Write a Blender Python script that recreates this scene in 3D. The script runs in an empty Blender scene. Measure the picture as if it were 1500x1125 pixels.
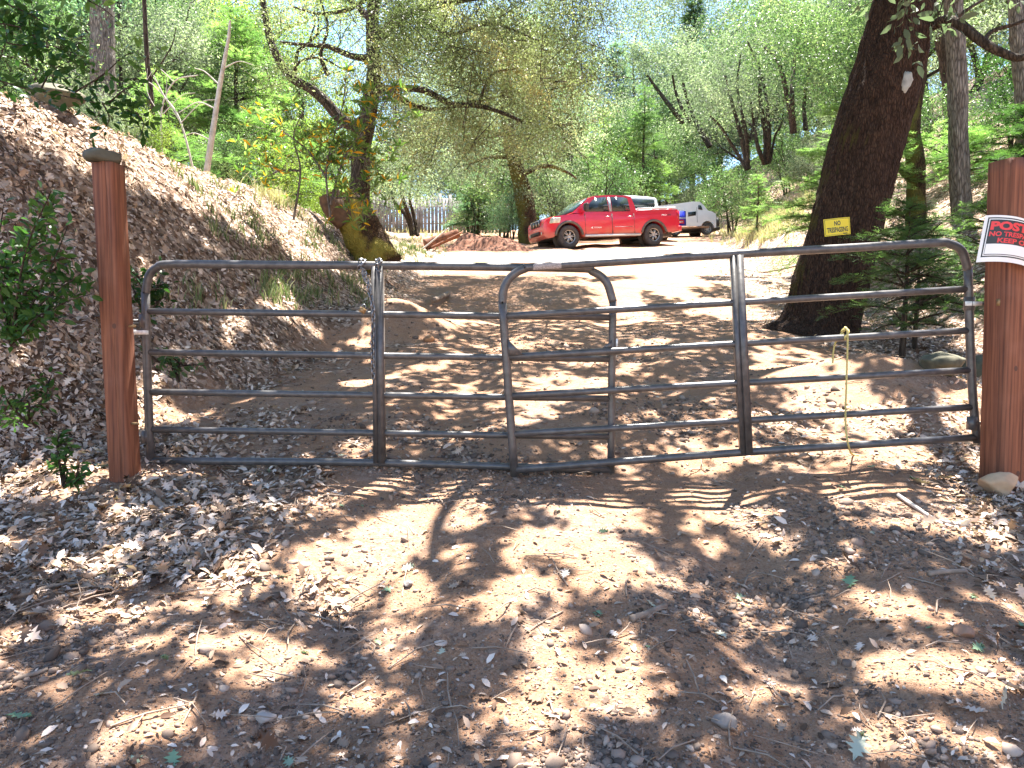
import bpy, bmesh, math, random
import numpy as np
from mathutils import Vector, Matrix, noise as mnoise

# ------------------------------------------------------------------ camera, sky, sun, exposure
SC = bpy.context.scene
COL = SC.collection
F = 1100.0; PITCH = math.atan(62.5/F); CAMZ = 1.55
cd = bpy.data.cameras.new('camera'); cam = bpy.data.objects.new('camera', cd); COL.objects.link(cam)
cd.sensor_width = 36.0; cd.lens = F/1500*36.0; cd.clip_start = 0.05; cd.clip_end = 2000
cam.location = (0, 0, CAMZ); cam.rotation_euler = (math.pi/2-PITCH, 0, 0)
SC.camera = cam
SUN_EL = math.radians(71); SUN_AZ = math.radians(18)      # azimuth measured from +Y towards +X
SUN = np.array([math.cos(SUN_EL)*math.sin(SUN_AZ), math.cos(SUN_EL)*math.cos(SUN_AZ), math.sin(SUN_EL)])
W = bpy.data.worlds.new('World'); SC.world = W; W.use_nodes = True
nt = W.node_tree; bg = nt.nodes['Background']
sky = nt.nodes.new('ShaderNodeTexSky'); sky.sky_type = 'NISHITA'; sky.sun_disc = False
sky.sun_elevation = SUN_EL; sky.sun_rotation = SUN_AZ; sky.altitude = 500; sky.dust_density = 0.2; sky.ozone_density = 3.0
nt.links.new(sky.outputs[0], bg.inputs[0]); bg.inputs[1].default_value = 0.078
sd = bpy.data.lights.new('sun', 'SUN'); sd.energy = 5.0; sd.angle = math.radians(0.53); sd.color = (1, 0.955, 0.88)
so = bpy.data.objects.new('sun', sd); COL.objects.link(so)
so.rotation_euler = Vector(-SUN).to_track_quat('-Z', 'Y').to_euler()
SC.view_settings.view_transform = 'Standard'; SC.view_settings.look = 'None'; SC.view_settings.gamma = 1
SC.view_settings.exposure = 2.68
SC.render.engine = 'CYCLES'
SC.cycles.max_bounces = 6; SC.cycles.transmission_bounces = 4; SC.cycles.diffuse_bounces = 4; SC.cycles.glossy_bounces = 2
SC.cycles.sample_clamp_indirect = 6

RNG = np.random.default_rng(7); random.seed(7)
def ray(px, py):
    u = (px-750)/F; v = (562.5-py)/F; c, s = math.cos(PITCH), math.sin(PITCH)
    d = np.array([u, c+v*s, v*c-s]); return d/d[1]
def at(px, py, Y):
    d = ray(px, py)*Y; return np.array([d[0], Y, CAMZ+d[2]])

# ------------------------------------------------------------------ noise and terrain height
def vnoise(x, y, seed=0):
    xi = np.floor(x).astype(np.int64); yi = np.floor(y).astype(np.int64); xf = x-xi; yf = y-yi
    def h(a, b):
        n = (a*374761393+b*668265263+seed*1442695041) & 0xffffffff
        n = ((n ^ (n >> 13))*1274126177) & 0xffffffff
        return ((n ^ (n >> 16)) & 0xffff)/65535.0
    u = xf*xf*(3-2*xf); v = yf*yf*(3-2*yf)
    return (h(xi, yi)*(1-u)+h(xi+1, yi)*u)*(1-v)+(h(xi, yi+1)*(1-u)+h(xi+1, yi+1)*u)*v
def fbm(x, y, s=0, o=4):
    r = 0; a = .5
    for i in range(o):
        r = r+a*vnoise(x*2**i+17.3*i, y*2**i+9.1*i, s+i); a *= .5
    return r
def sstep(t): t = np.clip(t, 0, 1); return t*t*(3-2*t)
FX = ([-20, 4.0, 5.2, 6.8, 10, 18, 25, 40, 60], [-3.5, -3.4, -2.75, -2.25, -2.0, -1.95, -2.4, -6, -8])
HB = ([-20, 2.5, 4.2, 5.6, 8, 10, 16, 22, 30, 60], [.4, .9, 1.7, 2.65, 2.45, 2.1, 1.45, .45, .3, .3])
XR = ([-20, 0, 8, 15, 22, 30, 37, 45, 52, 62, 90], [5, 4.7, 5.1, 5.8, 6.3, 8.4, 11.6, 12.6, 10.5, 7, 3])
def road(y):
    return np.where(y < 4.6, .164*y, np.where(y < 45, .755+.183*(y-4.6), 8.15+.02*(y-45)))
def gz(x, y):
    x = np.asarray(x, float); y = np.asarray(y, float)
    z = road(y)
    d = np.interp(y, *FX)-x+.25*(fbm(y*.9, x*.1, 5)-.5)
    w = 2.3; t = np.clip(d/w, 0, 1); hb = np.interp(y, *HB)
    z = z+hb*(.55*t+.45*sstep(t))+np.clip(d-w, 0, 60)*.13
    dr = x-np.interp(y, *XR)+.8*(fbm(y*.4, x*.1, 8)-.5)
    dr = np.clip(dr, 0, 80)
    z = z+np.where(dr < 14, .62*dr*np.clip(dr/.8, 0, 1), 8.68+.3*(dr-14))
    # small dip and wheel ruts in the road, spoil heaps beside it
    inroad = sstep((x-np.interp(y, *FX))/1.2)*sstep((np.interp(y, *XR)-x)/1.5)
    z = z-.05*inroad*(np.exp(-((x+.75-.05*y)/.28)**2)+np.exp(-((x-.95-.05*y)/.28)**2))
    z = z-.22*np.exp(-((y-12.5)/1.8)**2)*inroad
    for (cx, cy, r, hh) in ((3.35, 6.6, .55, .22), (-1.35, 9.8, .55, .30), (-1.9, 9.6, .5, .25), (3.0, 6.9, .5, .12)):
        z = z+hh*np.exp(-((x-cx)**2+(y-cy)**2)/r**2)
    near = np.exp(-np.clip(y, 0, 99)/18)
    z = z+(fbm(x*1.3, y*1.3, 1)-.47)*.16*(.5+.5*near)+(fbm(x*7, y*7, 2)-.47)*.035*near
    bank = sstep(d/1.0)
    z = z+bank*(fbm(x*2.5, y*2.5, 3)-.47)*.35
    return z
def g(x, y): return float(gz(np.array([x]), np.array([y]))[0])
def hit(px, py):
    d = ray(px, py); Y = np.linspace(1.5, 120, 12000)
    z = CAMZ+d[2]*Y; gg = gz(d[0]*Y, Y); k = np.argmax(z < gg)
    if not (z < gg).any(): k = len(Y)-1
    return np.array([d[0]*Y[k], Y[k], gg[k]])

# ------------------------------------------------------------------ object helpers
def tag(o, label=None, cat=None, group=None, kind=None):
    if label: o['label'] = label
    if cat: o['category'] = cat
    if group: o['group'] = group
    if kind: o['kind'] = kind
    return o
def thing(name, label, cat, loc=(0, 0, 0), rz=0, group=None):
    o = bpy.data.objects.new(name, None); COL.objects.link(o); o.empty_display_size = .1
    o.location = [float(v) for v in loc]; o.rotation_euler = (0, 0, rz)
    return tag(o, label, cat, group)
def np_obj(name, V, Fs, mat, parent=None, smooth=False, tone=None, attrs=None, world=True):
    """V (n,3); Fs list of face arrays (m,k). Vertices are world space; shifted to the parent's frame when world."""
    V = np.asarray(V, np.float64)
    if parent is not None and world:
        M = np.array(Matrix.LocRotScale(parent.location, parent.rotation_euler, None).inverted())
        V = V@M[:3, :3].T+M[:3, 3]
    me = bpy.data.meshes.new(name)
    me.vertices.add(len(V)); me.vertices.foreach_set('co', V.astype(np.float32).ravel())
    loops = np.concatenate([f.ravel() for f in Fs]); tot = np.concatenate([np.full(len(f), f.shape[1]) for f in Fs])
    st = np.concatenate([[0], np.cumsum(tot)[:-1]])
    me.loops.add(len(loops)); me.loops.foreach_set('vertex_index', loops.astype(np.int32))
    me.polygons.add(len(tot)); me.polygons.foreach_set('loop_start', st.astype(np.int32)); me.polygons.foreach_set('loop_total', tot.astype(np.int32))
    if smooth: me.polygons.foreach_set('use_smooth', np.ones(len(tot), bool))
    me.update(calc_edges=True)
    if tone is not None:
        a = me.attributes.new('tone', 'FLOAT', 'FACE'); a.data.foreach_set('value', np.asarray(tone, np.float32))
    for k, v in (attrs or {}).items():
        a = me.attributes.new(k, 'FLOAT', 'POINT'); a.data.foreach_set('value', np.asarray(v, np.float32))
    me.materials.append(mat)
    o = bpy.data.objects.new(name, me); COL.objects.link(o)
    if parent is not None: o.parent = parent
    return o
class MB:
    def __init__(s): s.V = []; s.F = {}; s.n = 0
    def add(s, V, Fs):
        V = np.asarray(V, float)
        for f in Fs:
            f = np.asarray(f, int); s.F.setdefault(f.shape[1], []).append(f+s.n)
        s.V.append(V); s.n += len(V)
    def box(s, c, h, R=None):
        c = np.asarray(c, float); sx, sy, sz = h
        v = np.array([[a*sx, b*sy, d*sz] for a in (-1, 1) for b in (-1, 1) for d in (-1, 1)], float)
        if R is not None: v = v@np.array(R).T
        s.add(v+c, [[[0, 1, 3, 2], [4, 6, 7, 5], [0, 4, 5, 1], [2, 3, 7, 6], [0, 2, 6, 4], [1, 5, 7, 3]]])
    def tube(s, P, r, n=8, cap=True, disp=None, squash=None):
        P = np.asarray(P, float); m = len(P); r = np.broadcast_to(np.asarray(r, float), (m,))
        T = np.gradient(P, axis=0); T /= np.linalg.norm(T, axis=1)[:, None]+1e-9
        up = np.array([0, 0, 1.]) if abs(T[0][2]) < .9 else np.array([0, 1., 0])
        A = np.cross(T[0], up); A /= np.linalg.norm(A); ang = np.arange(n)*2*math.pi/n; V = []
        for i in range(m):
            A = A-T[i]*A.dot(T[i]); A /= np.linalg.norm(A)+1e-9; B = np.cross(T[i], A)
            rr = r[i]
            if disp is not None: rr = rr*(1+disp(ang, i))
            V.append(P[i]+(np.cos(ang)*rr)[:, None]*A+(np.sin(ang)*rr)[:, None]*B)
        V = np.concatenate(V); i = np.arange(m-1)[:, None]*n; j = np.arange(n)[None]; k = (j+1) % n
        Q = np.stack([i+j, i+k, i+n+k, i+n+j], -1).reshape(-1, 4); s.add(V, [Q])
        if cap and n > 2:
            b = s.n-m*n
            s.F.setdefault(n, []).append(np.array([[b+q for q in range(n)][::-1]])); s.F[n].append(np.array([[b+(m-1)*n+q for q in range(n)]]))
    def build(s, name, mat, parent=None, smooth=False, tone=None, world=True, attrs=None):
        if s.n == 0: return None
        return np_obj(name, np.concatenate(s.V), [np.concatenate(v) for v in s.F.values()], mat, parent, smooth, tone, attrs, world)
def bez(pts, n=24):
    """Catmull-Rom through points."""
    P = np.asarray(pts, float)
    if len(P) == 2: return P[0]+(P[1]-P[0])*np.linspace(0, 1, n)[:, None]
    Q = np.concatenate([[2*P[0]-P[1]], P, [2*P[-1]-P[-2]]]); out = []; seg = len(P)-1; per = max(2, n//seg)
    for i in range(seg):
        t = np.linspace(0, 1, per, endpoint=(i == seg-1))[:, None]; a, b, c, d = Q[i:i+4]
        out.append(.5*((2*b)+(-a+c)*t+(2*a-5*b+4*c-d)*t**2+(-a+3*b-3*c+d)*t**3))
    return np.concatenate(out)

# leaf templates: (verts, quads/tris); length along +x, unit length, normal +z
def tmpl_simple(w=.4, fold=.12):
    return np.array([[0, 0, 0], [.5, -w/2, fold*w], [1, 0, -.05], [.5, w/2, fold*w]]), np.array([[0, 1, 2], [0, 2, 3]])
def tmpl_oval(w=.45, curl=.12):
    xs = [0, .25, .62, 1.0]; ws = [0, .42, .40, 0]
    V = [[0, 0, 0]]
    for x, q in ((.25, .8), (.62, .85)):
        z = curl*math.sin(x*math.pi); V += [[x, -w/2*q, z*.3+.10*w], [x, 0, z*.6-.02], [x, w/2*q, z*.3+.10*w]]
    V.append([1, 0, -curl*.8]); V = np.array(V)
    return V, np.array([[0, 1, 2], [0, 2, 3], [1, 4, 5], [1, 5, 2], [2, 5, 6], [2, 6, 3], [4, 7, 5], [5, 7, 6]])
def tmpl_lobed(w=.75):
    out = [(0, .02), (.18, .10), (.22, .30), (.33, .14), (.42, .5), (.52, .17), (.66, .46), (.72, .16), (.9, .26), (.88, .08), (1.02, 0)]
    V = [[x, y*w, .06*abs(y)+.04*math.sin(9*x)] for x, y in out]+[[x, -y*w, .06*abs(y)+.04*math.sin(7*x)] for x, y in out]+[[x, 0, -.03+.05*math.sin(6*x)] for x, y in out]
    n = len(out); fs = []
    for i in range(n-1):
        fs += [[i, 2*n+i, 2*n+i+1], [i, 2*n+i+1, i+1], [n+i, 2*n+i+1, 2*n+i], [n+i, n+i+1, 2*n+i+1]]
    return np.array(V), np.array(fs)
def tmpl_needle(w=.3):
    """a short twig tip of flat conifer needles, as one feathered sheet"""
    V = []; fs = []
    V += [[0, 0, 0], [1, 0, 0]]
    for i, x in enumerate((.05, .28, .5, .72)):
        for sgn in (-1, 1):
            b = len(V); l = .34*(1-.4*x); V += [[x, 0, 0], [x+.09, 0, 0], [x+.22, sgn*l, .03]]; fs.append([b, b+1, b+2] if sgn > 0 else [b+1, b, b+2])
    b = len(V); V += [[.6, -.05, 0], [.6, .05, 0], [1.1, 0, 0]]; fs.append([b, b+2, b+1])
    return np.array(V, float), np.array(fs)
T_S = tmpl_simple(); T_N = tmpl_simple(.28, .1); T_O = tmpl_oval(); T_L = tmpl_lobed(); T_NE = tmpl_needle(); T_LAN = tmpl_oval(.24, .18); T_W = tmpl_simple(.65, .1)
def frames(n, up=.6, rng=RNG, tang=None):
    N = rng.normal(size=(n, 3)); N /= np.linalg.norm(N, axis=1)[:, None]; N[:, 2] += up; N /= np.linalg.norm(N, axis=1)[:, None]+1e-9
    T = rng.normal(size=(n, 3)) if tang is None else tang+rng.normal(size=(n, 3))*.25
    T -= N*(T*N).sum(1)[:, None]; T /= np.linalg.norm(T, axis=1)[:, None]+1e-9
    return np.stack([T, np.cross(N, T), N], -1)
def inst(template, pos, R, size):
    TV, TF = template; size = np.asarray(size)
    if size.ndim == 1: size = size[:, None]*np.ones(3)
    V = pos[:, None]+np.einsum('nij,nkj->nki', R, TV[None]*size[:, None, :])
    n = len(pos); k = len(TV); Fs = (TF[None]+(np.arange(n)*k)[:, None, None]).reshape(-1, TF.shape[1])
    return V.reshape(-1, 3), Fs, len(TF)
def leafobj(name, template, pos, size, mat, parent=None, up=.6, tang=None, tone=None, rng=RNG, world=True):
    pos = np.asarray(pos); n = len(pos)
    if np.isscalar(size): size = size*rng.uniform(.6, 1.25, n)
    V, Fs, m = inst(template, pos, frames(n, up, rng, tang), size)
    if tone is None:
        nz = fbm(pos[:, 0]*1.1+pos[:, 2]*.8+7, pos[:, 1]*1.1-pos[:, 2]*.9+3, 17, 3); tone = np.clip((nz-.30)/.34*.62+rng.uniform(0, 1, n)*.42-.02, 0, 1)
    return np_obj(name, V, [Fs], mat, parent, False, np.repeat(tone, m), None, world)

# ------------------------------------------------------------------ materials
def nodes(name):
    m = bpy.data.materials.new(name); m.use_nodes = True; t = m.node_tree; return m, t, t.nodes['Principled BSDF'], t.nodes.new, t.links.new
def ramp(n, stops):
    e = n.color_ramp.elements
    while len(e) > 1: e.remove(e[-1])
    e[0].position = stops[0][0]; e[0].color = (*stops[0][1], 1)
    for p, c in stops[1:]:
        q = e.new(p); q.color = (*c, 1)
def M_plain(name, col, rough=.5, metal=0, var=.15, scale=8, bump=0, coat=0, spec=None):
    m, t, b, N, L = nodes(name)
    tc = N('ShaderNodeTexCoord'); no = N('ShaderNodeTexNoise'); no.inputs['Scale'].default_value = scale; no.inputs['Detail'].default_value = 5
    L(tc.outputs['Object'], no.inputs['Vector']); r = N('ShaderNodeValToRGB'); c = np.array(col)
    ramp(r, [(.3, tuple(c*(1-var))), (.7, tuple(np.minimum(c*(1+var), 1)))]); L(no.outputs[0], r.inputs[0]); L(r.outputs[0], b.inputs['Base Color'])
    b.inputs['Roughness'].default_value = rough; b.inputs['Metallic'].default_value = metal; b.inputs['Coat Weight'].default_value = coat
    if bump:
        bp = N('ShaderNodeBump'); bp.inputs['Strength'].default_value = bump; bp.inputs['Distance'].default_value = .01; L(no.outputs[0], bp.inputs['Height']); L(bp.outputs[0], b.inputs['Normal'])
    return m
def M_leaf(name, stops, trans=.35, rough=.55, tcol=1.0, spec=.18, gain=1.0):
    m, t, b, N, L = nodes(name)
    a = N('ShaderNodeAttribute'); a.attribute_name = 'tone'; r = N('ShaderNodeValToRGB'); ramp(r, [(p, tuple(np.array(c)*gain)) for p, c in stops]); L(a.outputs['Fac'], r.inputs[0])
    oi = N('ShaderNodeObjectInfo'); hs = N('ShaderNodeHueSaturation'); mr = N('ShaderNodeMapRange'); mr.inputs[3].default_value = .85; mr.inputs[4].default_value = 1.15
    L(oi.outputs['Random'], mr.inputs[0]); L(mr.outputs[0], hs.inputs['Value']); L(r.outputs[0], hs.inputs['Color'])
    L(hs.outputs[0], b.inputs['Base Color']); b.inputs['Roughness'].default_value = rough; b.inputs['Specular IOR Level'].default_value = spec
    if trans > 0:
        tr = N('ShaderNodeBsdfTranslucent'); mx = N('ShaderNodeMixShader'); g2 = N('ShaderNodeMix'); g2.data_type = 'RGBA'; g2.blend_type = 'MULTIPLY'; g2.inputs[0].default_value = 1
        L(hs.outputs[0], g2.inputs[6]); g2.inputs[7].default_value = (1.40*tcol, 1.72*tcol, 1.08*tcol, 1); L(g2.outputs[2], tr.inputs[0])
        mx.inputs[0].default_value = trans; L(b.outputs[0], mx.inputs[1]); L(tr.outputs[0], mx.inputs[2]); L(mx.outputs[0], t.nodes['Material Output'].inputs[0])
    return m
def M_bark(name, c1, c2, moss=None, mossamt=.5, scale=12, stretch=.18, bump=.8, mossdir=-.22):
    m, t, b, N, L = nodes(name)
    tc = N('ShaderNodeTexCoord'); mp = N('ShaderNodeMapping'); mp.inputs['Scale'].default_value = (1, 1, stretch); L(tc.outputs['Object'], mp.inputs[0])
    no = N('ShaderNodeTexNoise'); no.inputs['Scale'].default_value = scale; no.inputs['Detail'].default_value = 8; no.inputs['Roughness'].default_value = .65; no.inputs['Distortion'].default_value = .4; L(mp.outputs[0], no.inputs['Vector'])
    vo = N('ShaderNodeTexVoronoi'); vo.inputs['Scale'].default_value = scale*1.7; vo.feature = 'DISTANCE_TO_EDGE'; L(mp.outputs[0], vo.inputs['Vector'])
    r = N('ShaderNodeValToRGB'); ramp(r, [(.34, c1), (.66, c2)]); L(no.outputs[0], r.inputs[0])
    vr = N('ShaderNodeValToRGB'); ramp(vr, [(0, (.30, .26, .24)), (.10, (.7, .68, .66)), (.3, (1.25, 1.2, 1.15))]); L(vo.outputs[0], vr.inputs[0])
    vm = N('ShaderNodeMix'); vm.data_type = 'RGBA'; vm.blend_type = 'MULTIPLY'; vm.inputs[0].default_value = .85; L(r.outputs[0], vm.inputs[6]); L(vr.outputs[0], vm.inputs[7])
    col = vm.outputs[2]
    if moss:
        n2 = N('ShaderNodeTexNoise'); n2.inputs['Scale'].default_value = 2.2; n2.inputs['Detail'].default_value = 6; L(tc.outputs['Object'], n2.inputs['Vector'])
        ge = N('ShaderNodeNewGeometry'); sx = N('ShaderNodeSeparateXYZ'); L(ge.outputs['Normal'], sx.inputs[0])
        m1 = N('ShaderNodeMath'); m1.operation = 'MULTIPLY_ADD'; L(sx.outputs[0], m1.inputs[0]); m1.inputs[1].default_value = mossdir; L(n2.outputs[0], m1.inputs[2])
        r2 = N('ShaderNodeValToRGB'); ramp(r2, [(1-mossamt-.06, (0, 0, 0)), (1-mossamt+.10, (1, 1, 1))]); L(m1.outputs[0], r2.inputs[0])
        mx = N('ShaderNodeMix'); mx.data_type = 'RGBA'; L(r2.outputs[0], mx.inputs[0]); L(col, mx.inputs[6]); mx.inputs[7].default_value = (*moss, 1); col = mx.outputs[2]
    L(col, b.inputs['Base Color']); b.inputs['Roughness'].default_value = .9; b.inputs['Specular IOR Level'].default_value = .2
    ad = N('ShaderNodeMath'); ad.operation = 'MULTIPLY_ADD'; L(vo.outputs[0], ad.inputs[0]); ad.inputs[1].default_value = 1.2; L(no.outputs[0], ad.inputs[2])
    bp = N('ShaderNodeBump'); bp.inputs['Strength'].default_value = bump; bp.inputs['Distance'].default_value = .05; L(ad.outputs[0], bp.inputs['Height']); L(bp.outputs[0], b.inputs['Normal'])
    return m
def M_ground():
    m, t, b, N, L = nodes('ground_dirt')
    tc = N('ShaderNodeTexCoord'); P = tc.outputs['Object']
    def noise(s, d=6, ro=.6):
        n = N('ShaderNodeTexNoise'); n.inputs['Scale'].default_value = s; n.inputs['Detail'].default_value = d; n.inputs['Roughness'].default_value = ro; L(P, n.inputs['Vector']); return n.outputs[0]
    def mix(f, a, c, bt='MIX'):
        x = N('ShaderNodeMix'); x.data_type = 'RGBA'; x.blend_type = bt
        for s, v in ((0, f), (6, a), (7, c)):
            if isinstance(v, (int, float)): x.inputs[s].default_value = v
            elif isinstance(v, tuple): x.inputs[s].default_value = (*v, 1)
            else: L(v, x.inputs[s])
        return x.outputs[2]
    def rp(v, stops): r = N('ShaderNodeValToRGB'); ramp(r, stops); L(v, r.inputs[0]); return r.outputs[0]
    big = noise(.9, 4); med = noise(9, 8, .7); fine = noise(90, 6, .7)
    dirt = rp(big, [(.3, (.28, .128, .062)), (.5, (.39, .195, .105)), (.72, (.49, .285, .17))])
    dirt = mix(.55, dirt, rp(med, [(.3, (.215, .098, .048)), (.55, (.39, .20, .105)), (.8, (.52, .33, .205))]))
    dirt = mix(.35, dirt, rp(fine, [(.35, (.14, .085, .055)), (.6, (.48, .36, .27))]))
    # fine gravel
    vo = N('ShaderNodeTexVoronoi'); vo.inputs['Scale'].default_value = 48; L(P, vo.inputs['Vector'])
    vs = N('ShaderNodeSeparateColor'); L(vo.outputs['Color'], vs.inputs[0])
    peb = rp(vs.outputs[0], [(0, (.17, .11, .08)), (.5, (.32, .22, .165)), (1, (.46, .35, .28))])
    pm = rp(noise(2.3, 5), [(.50, (0, 0, 0)), (.62, (1, 1, 1))])
    gm = N('ShaderNodeMath'); gm.operation = 'MULTIPLY'; L(pm, gm.inputs[0]); gm.inputs[1].default_value = .5
    dirt = mix(gm.outputs[0], dirt, peb)
    # leaf litter where the mask says
    v2 = N('ShaderNodeTexVoronoi'); v2.inputs['Scale'].default_value = 22; v2.inputs['Randomness'].default_value = 1; L(P, v2.inputs['Vector'])
    s2 = N('ShaderNodeSeparateColor'); L(v2.outputs['Color'], s2.inputs[0])
    lit = rp(s2.outputs[0], [(0, (.09, .055, .037)), (.4, (.20, .13, .09)), (.75, (.40, .29, .22)), (1, (.58, .47, .39))])
    at_ = N('ShaderNodeAttribute'); at_.attribute_name = 'litter'
    col = mix(at_.outputs['Fac'], dirt, lit)
    a3 = N('ShaderNodeAttribute'); a3.attribute_name = 'dark'; col = mix(a3.outputs['Fac'], col, rp(med, [(.3, (.05, .028, .016)), (.7, (.16, .085, .05))]))  # darker soil tones stand in for the undercut shade
    L(col, b.inputs['Base Color']); b.inputs['Roughness'].default_value = .95; b.inputs['Specular IOR Level'].default_value = .15
    ad = N('ShaderNodeMath'); ad.operation = 'MULTIPLY_ADD'; L(med, ad.inputs[0]); ad.inputs[1].default_value = 2.5; L(fine, ad.inputs[2])
    a2 = N('ShaderNodeMath'); a2.operation = 'MULTIPLY_ADD'; L(v2.outputs['Distance'], a2.inputs[0]); L(at_.outputs['Fac'], a2.inputs[1]); L(ad.outputs[0], a2.inputs[2])
    bp = N('ShaderNodeBump'); bp.inputs['Strength'].default_value = .9; bp.inputs['Distance'].default_value = .02; L(a2.outputs[0], bp.inputs['Height']); L(bp.outputs[0], b.inputs['Normal'])
    return m
def M_wood():
    m, t, b, N, L = nodes('stained_redwood')
    tc = N('ShaderNodeTexCoord'); mp = N('ShaderNodeMapping'); mp.inputs['Scale'].default_value = (1, 1, .05); L(tc.outputs['Object'], mp.inputs[0])
    no = N('ShaderNodeTexNoise'); no.inputs['Scale'].default_value = 55; no.inputs['Detail'].default_value = 7; L(mp.outputs[0], no.inputs['Vector'])
    m2 = N('ShaderNodeMapping'); m2.inputs['Location'].default_value = (.11, .05, 0); m2.inputs['Scale'].default_value = (1, 1, .07); L(tc.outputs['Object'], m2.inputs[0])
    wv = N('ShaderNodeTexWave'); wv.wave_type = 'RINGS'; wv.rings_direction = 'Z'; wv.inputs['Scale'].default_value = 14; wv.inputs['Distortion'].default_value = 2.2; wv.inputs['Detail'].default_value = 3; wv.inputs['Detail Scale'].default_value = 1.5; L(m2.outputs[0], wv.inputs['Vector'])
    r = N('ShaderNodeValToRGB'); ramp(r, [(.3, (.12, .036, .016)), (.7, (.27, .10, .048))]); L(no.outputs[0], r.inputs[0])
    r2 = N('ShaderNodeValToRGB'); ramp(r2, [(.0, (.62, .60, .60)), (.3, (1, 1, 1)), (1, (1.0, 1.0, 1.0))]); L(wv.outputs['Fac'], r2.inputs[0])
    mx = N('ShaderNodeMix'); mx.data_type = 'RGBA'; mx.blend_type = 'MULTIPLY'; mx.inputs[0].default_value = .8; L(r.outputs[0], mx.inputs[6]); L(r2.outputs[0], mx.inputs[7])
    n3 = N('ShaderNodeTexNoise'); n3.inputs['Scale'].default_value = 4; n3.inputs['Detail'].default_value = 6; L(tc.outputs['Object'], n3.inputs['Vector'])
    r3 = N('ShaderNodeValToRGB'); ramp(r3, [(.55, (0, 0, 0)), (.8, (.5, .5, .5))]); L(n3.outputs[0], r3.inputs[0])
    m4 = N('ShaderNodeMix'); m4.data_type = 'RGBA'; L(r3.outputs[0], m4.inputs[0]); L(mx.outputs[2], m4.inputs[6]); m4.inputs[7].default_value = (.26, .12, .08, 1)
    L(m4.outputs[2], b.inputs['Base Color']); b.inputs['Roughness'].default_value = .75
    bp = N('ShaderNodeBump'); bp.inputs['Strength'].default_value = .5; bp.inputs['Distance'].default_value = .004; L(no.outputs[0], bp.inputs['Height']); L(bp.outputs[0], b.inputs['Normal'])
    return m
GR = M_ground(); WOOD = M_wood()
STEEL = M_plain('gate_paint', (.088, .082, .080), .36, .12, .3, 25, .15)
GALV = M_plain('galvanised', (.62, .62, .60), .45, .3, .1, 30)
CHAIN = M_plain('chain_steel', (.22, .22, .23), .4, .9, .3, 60)
RUST = M_plain('rusty_brass', (.30, .19, .09), .6, .5, .3, 60)
BARK_OAK = M_bark('bark_oak', (.030, .017, .012), (.105, .062, .042), (.075, .060, .016), .06, 24, .28, 1.0, -.40)
BARK_MOSS = M_bark('bark_mossy', (.05, .03, .018), (.13, .08, .045), (.30, .24, .045), .60, 14, .6, 1.0)
BARK_DARK = M_bark('bark_dark', (.035, .025, .018), (.11, .085, .065), None, 0, 14)
BARK_MOSS2 = M_bark('bark_mossy_dark', (.04, .026, .016), (.12, .08, .045), (.13, .12, .03), .52, 14, .5, 1.0)
BARK_GREY = M_bark('bark_grey', (.12, .10, .085), (.30, .27, .24), None, 0, 16)
DEAD = M_plain('dead_wood', (.48, .43, .38), .8, 0, .25, 14, .3)
STICK = M_plain('fallen_wood', (.26, .19, .14), .85, 0, .35, 18, .4)
L_OAK = M_leaf('leaf_oak', [(0, (.07, .085, .04)), (.4, (.15, .165, .08)), (.72, (.27, .275, .15)), (.9, (.44, .41, .27)), (1, (.44, .33, .14))], .40, .38)
L_CAN = M_leaf('leaf_shade_canopy', [(0, (.05, .085, .022)), (.6, (.09, .14, .035)), (1, (.15, .18, .05))], .3)
L_GRN = M_leaf('leaf_green', [(0, (.04, .075, .032)), (.5, (.08, .125, .05)), (.85, (.16, .20, .09)), (1, (.26, .29, .15))], .40, .35, gain=1.22)
L_GRY = M_leaf('leaf_greygreen', [(0, (.07, .09, .06)), (.5, (.14, .165, .11)), (.85, (.26, .28, .19)), (1, (.40, .41, .31))], .36, .55, gain=1.22)
L_YEL = M_leaf('leaf_yellowgreen', [(0, (.08, .12, .022)), (.5, (.17, .22, .045)), (.85, (.29, .32, .08)), (1, (.40, .36, .08))], .45, .4)
L_FIR = M_leaf('needle_fir', [(0, (.035, .075, .024)), (.5, (.07, .13, .038)), (.85, (.13, .20, .05)), (1, (.2, .26, .08))], .35, .5)
L_FIRM = M_leaf('needle_fir_mid', [(0, (.055, .10, .04)), (.5, (.11, .175, .06)), (1, (.22, .29, .11))], .4, .5)
L_FIRL = M_leaf('needle_fir_light', [(0, (.08, .14, .045)), (.5, (.15, .23, .07)), (1, (.26, .34, .12))], .42, .5, gain=1.12)
L_BLUE = M_leaf('needle_bluegreen', [(0, (.045, .085, .055)), (.5, (.09, .15, .095)), (1, (.17, .24, .16))], .40, .5, gain=1.35)
L_SHR = M_leaf('leaf_shrub', [(0, (.025, .065, .015)), (.6, (.06, .125, .03)), (1, (.14, .22, .06))], .35, .35)
L_LAU = M_leaf('leaf_laurel', [(0, (.07, .13, .03)), (.55, (.14, .21, .05)), (.84, (.24, .30, .10)), (.87, (.55, .33, .02)), (1, (.58, .24, .02))], .42, .35)
L_LIT = M_leaf('leaf_litter', [(0, (.06, .034, .022)), (.3, (.17, .10, .065)), (.58, (.40, .28, .20)), (.88, (.66, .51, .42)), (.97, (.74, .63, .54)), (.985, (.17, .26, .15)), (1, (.2, .3, .18))], .08, .6)
L_FRESH = M_leaf('leaf_fresh', [(0, (.14, .24, .15)), (.6, (.22, .32, .21)), (1, (.10, .26, .06))], .15, .5)
GRASS = M_leaf('grass_green', [(0, (.07, .10, .035)), (.6, (.15, .19, .08)), (1, (.36, .32, .18))], .2, .6)
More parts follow.
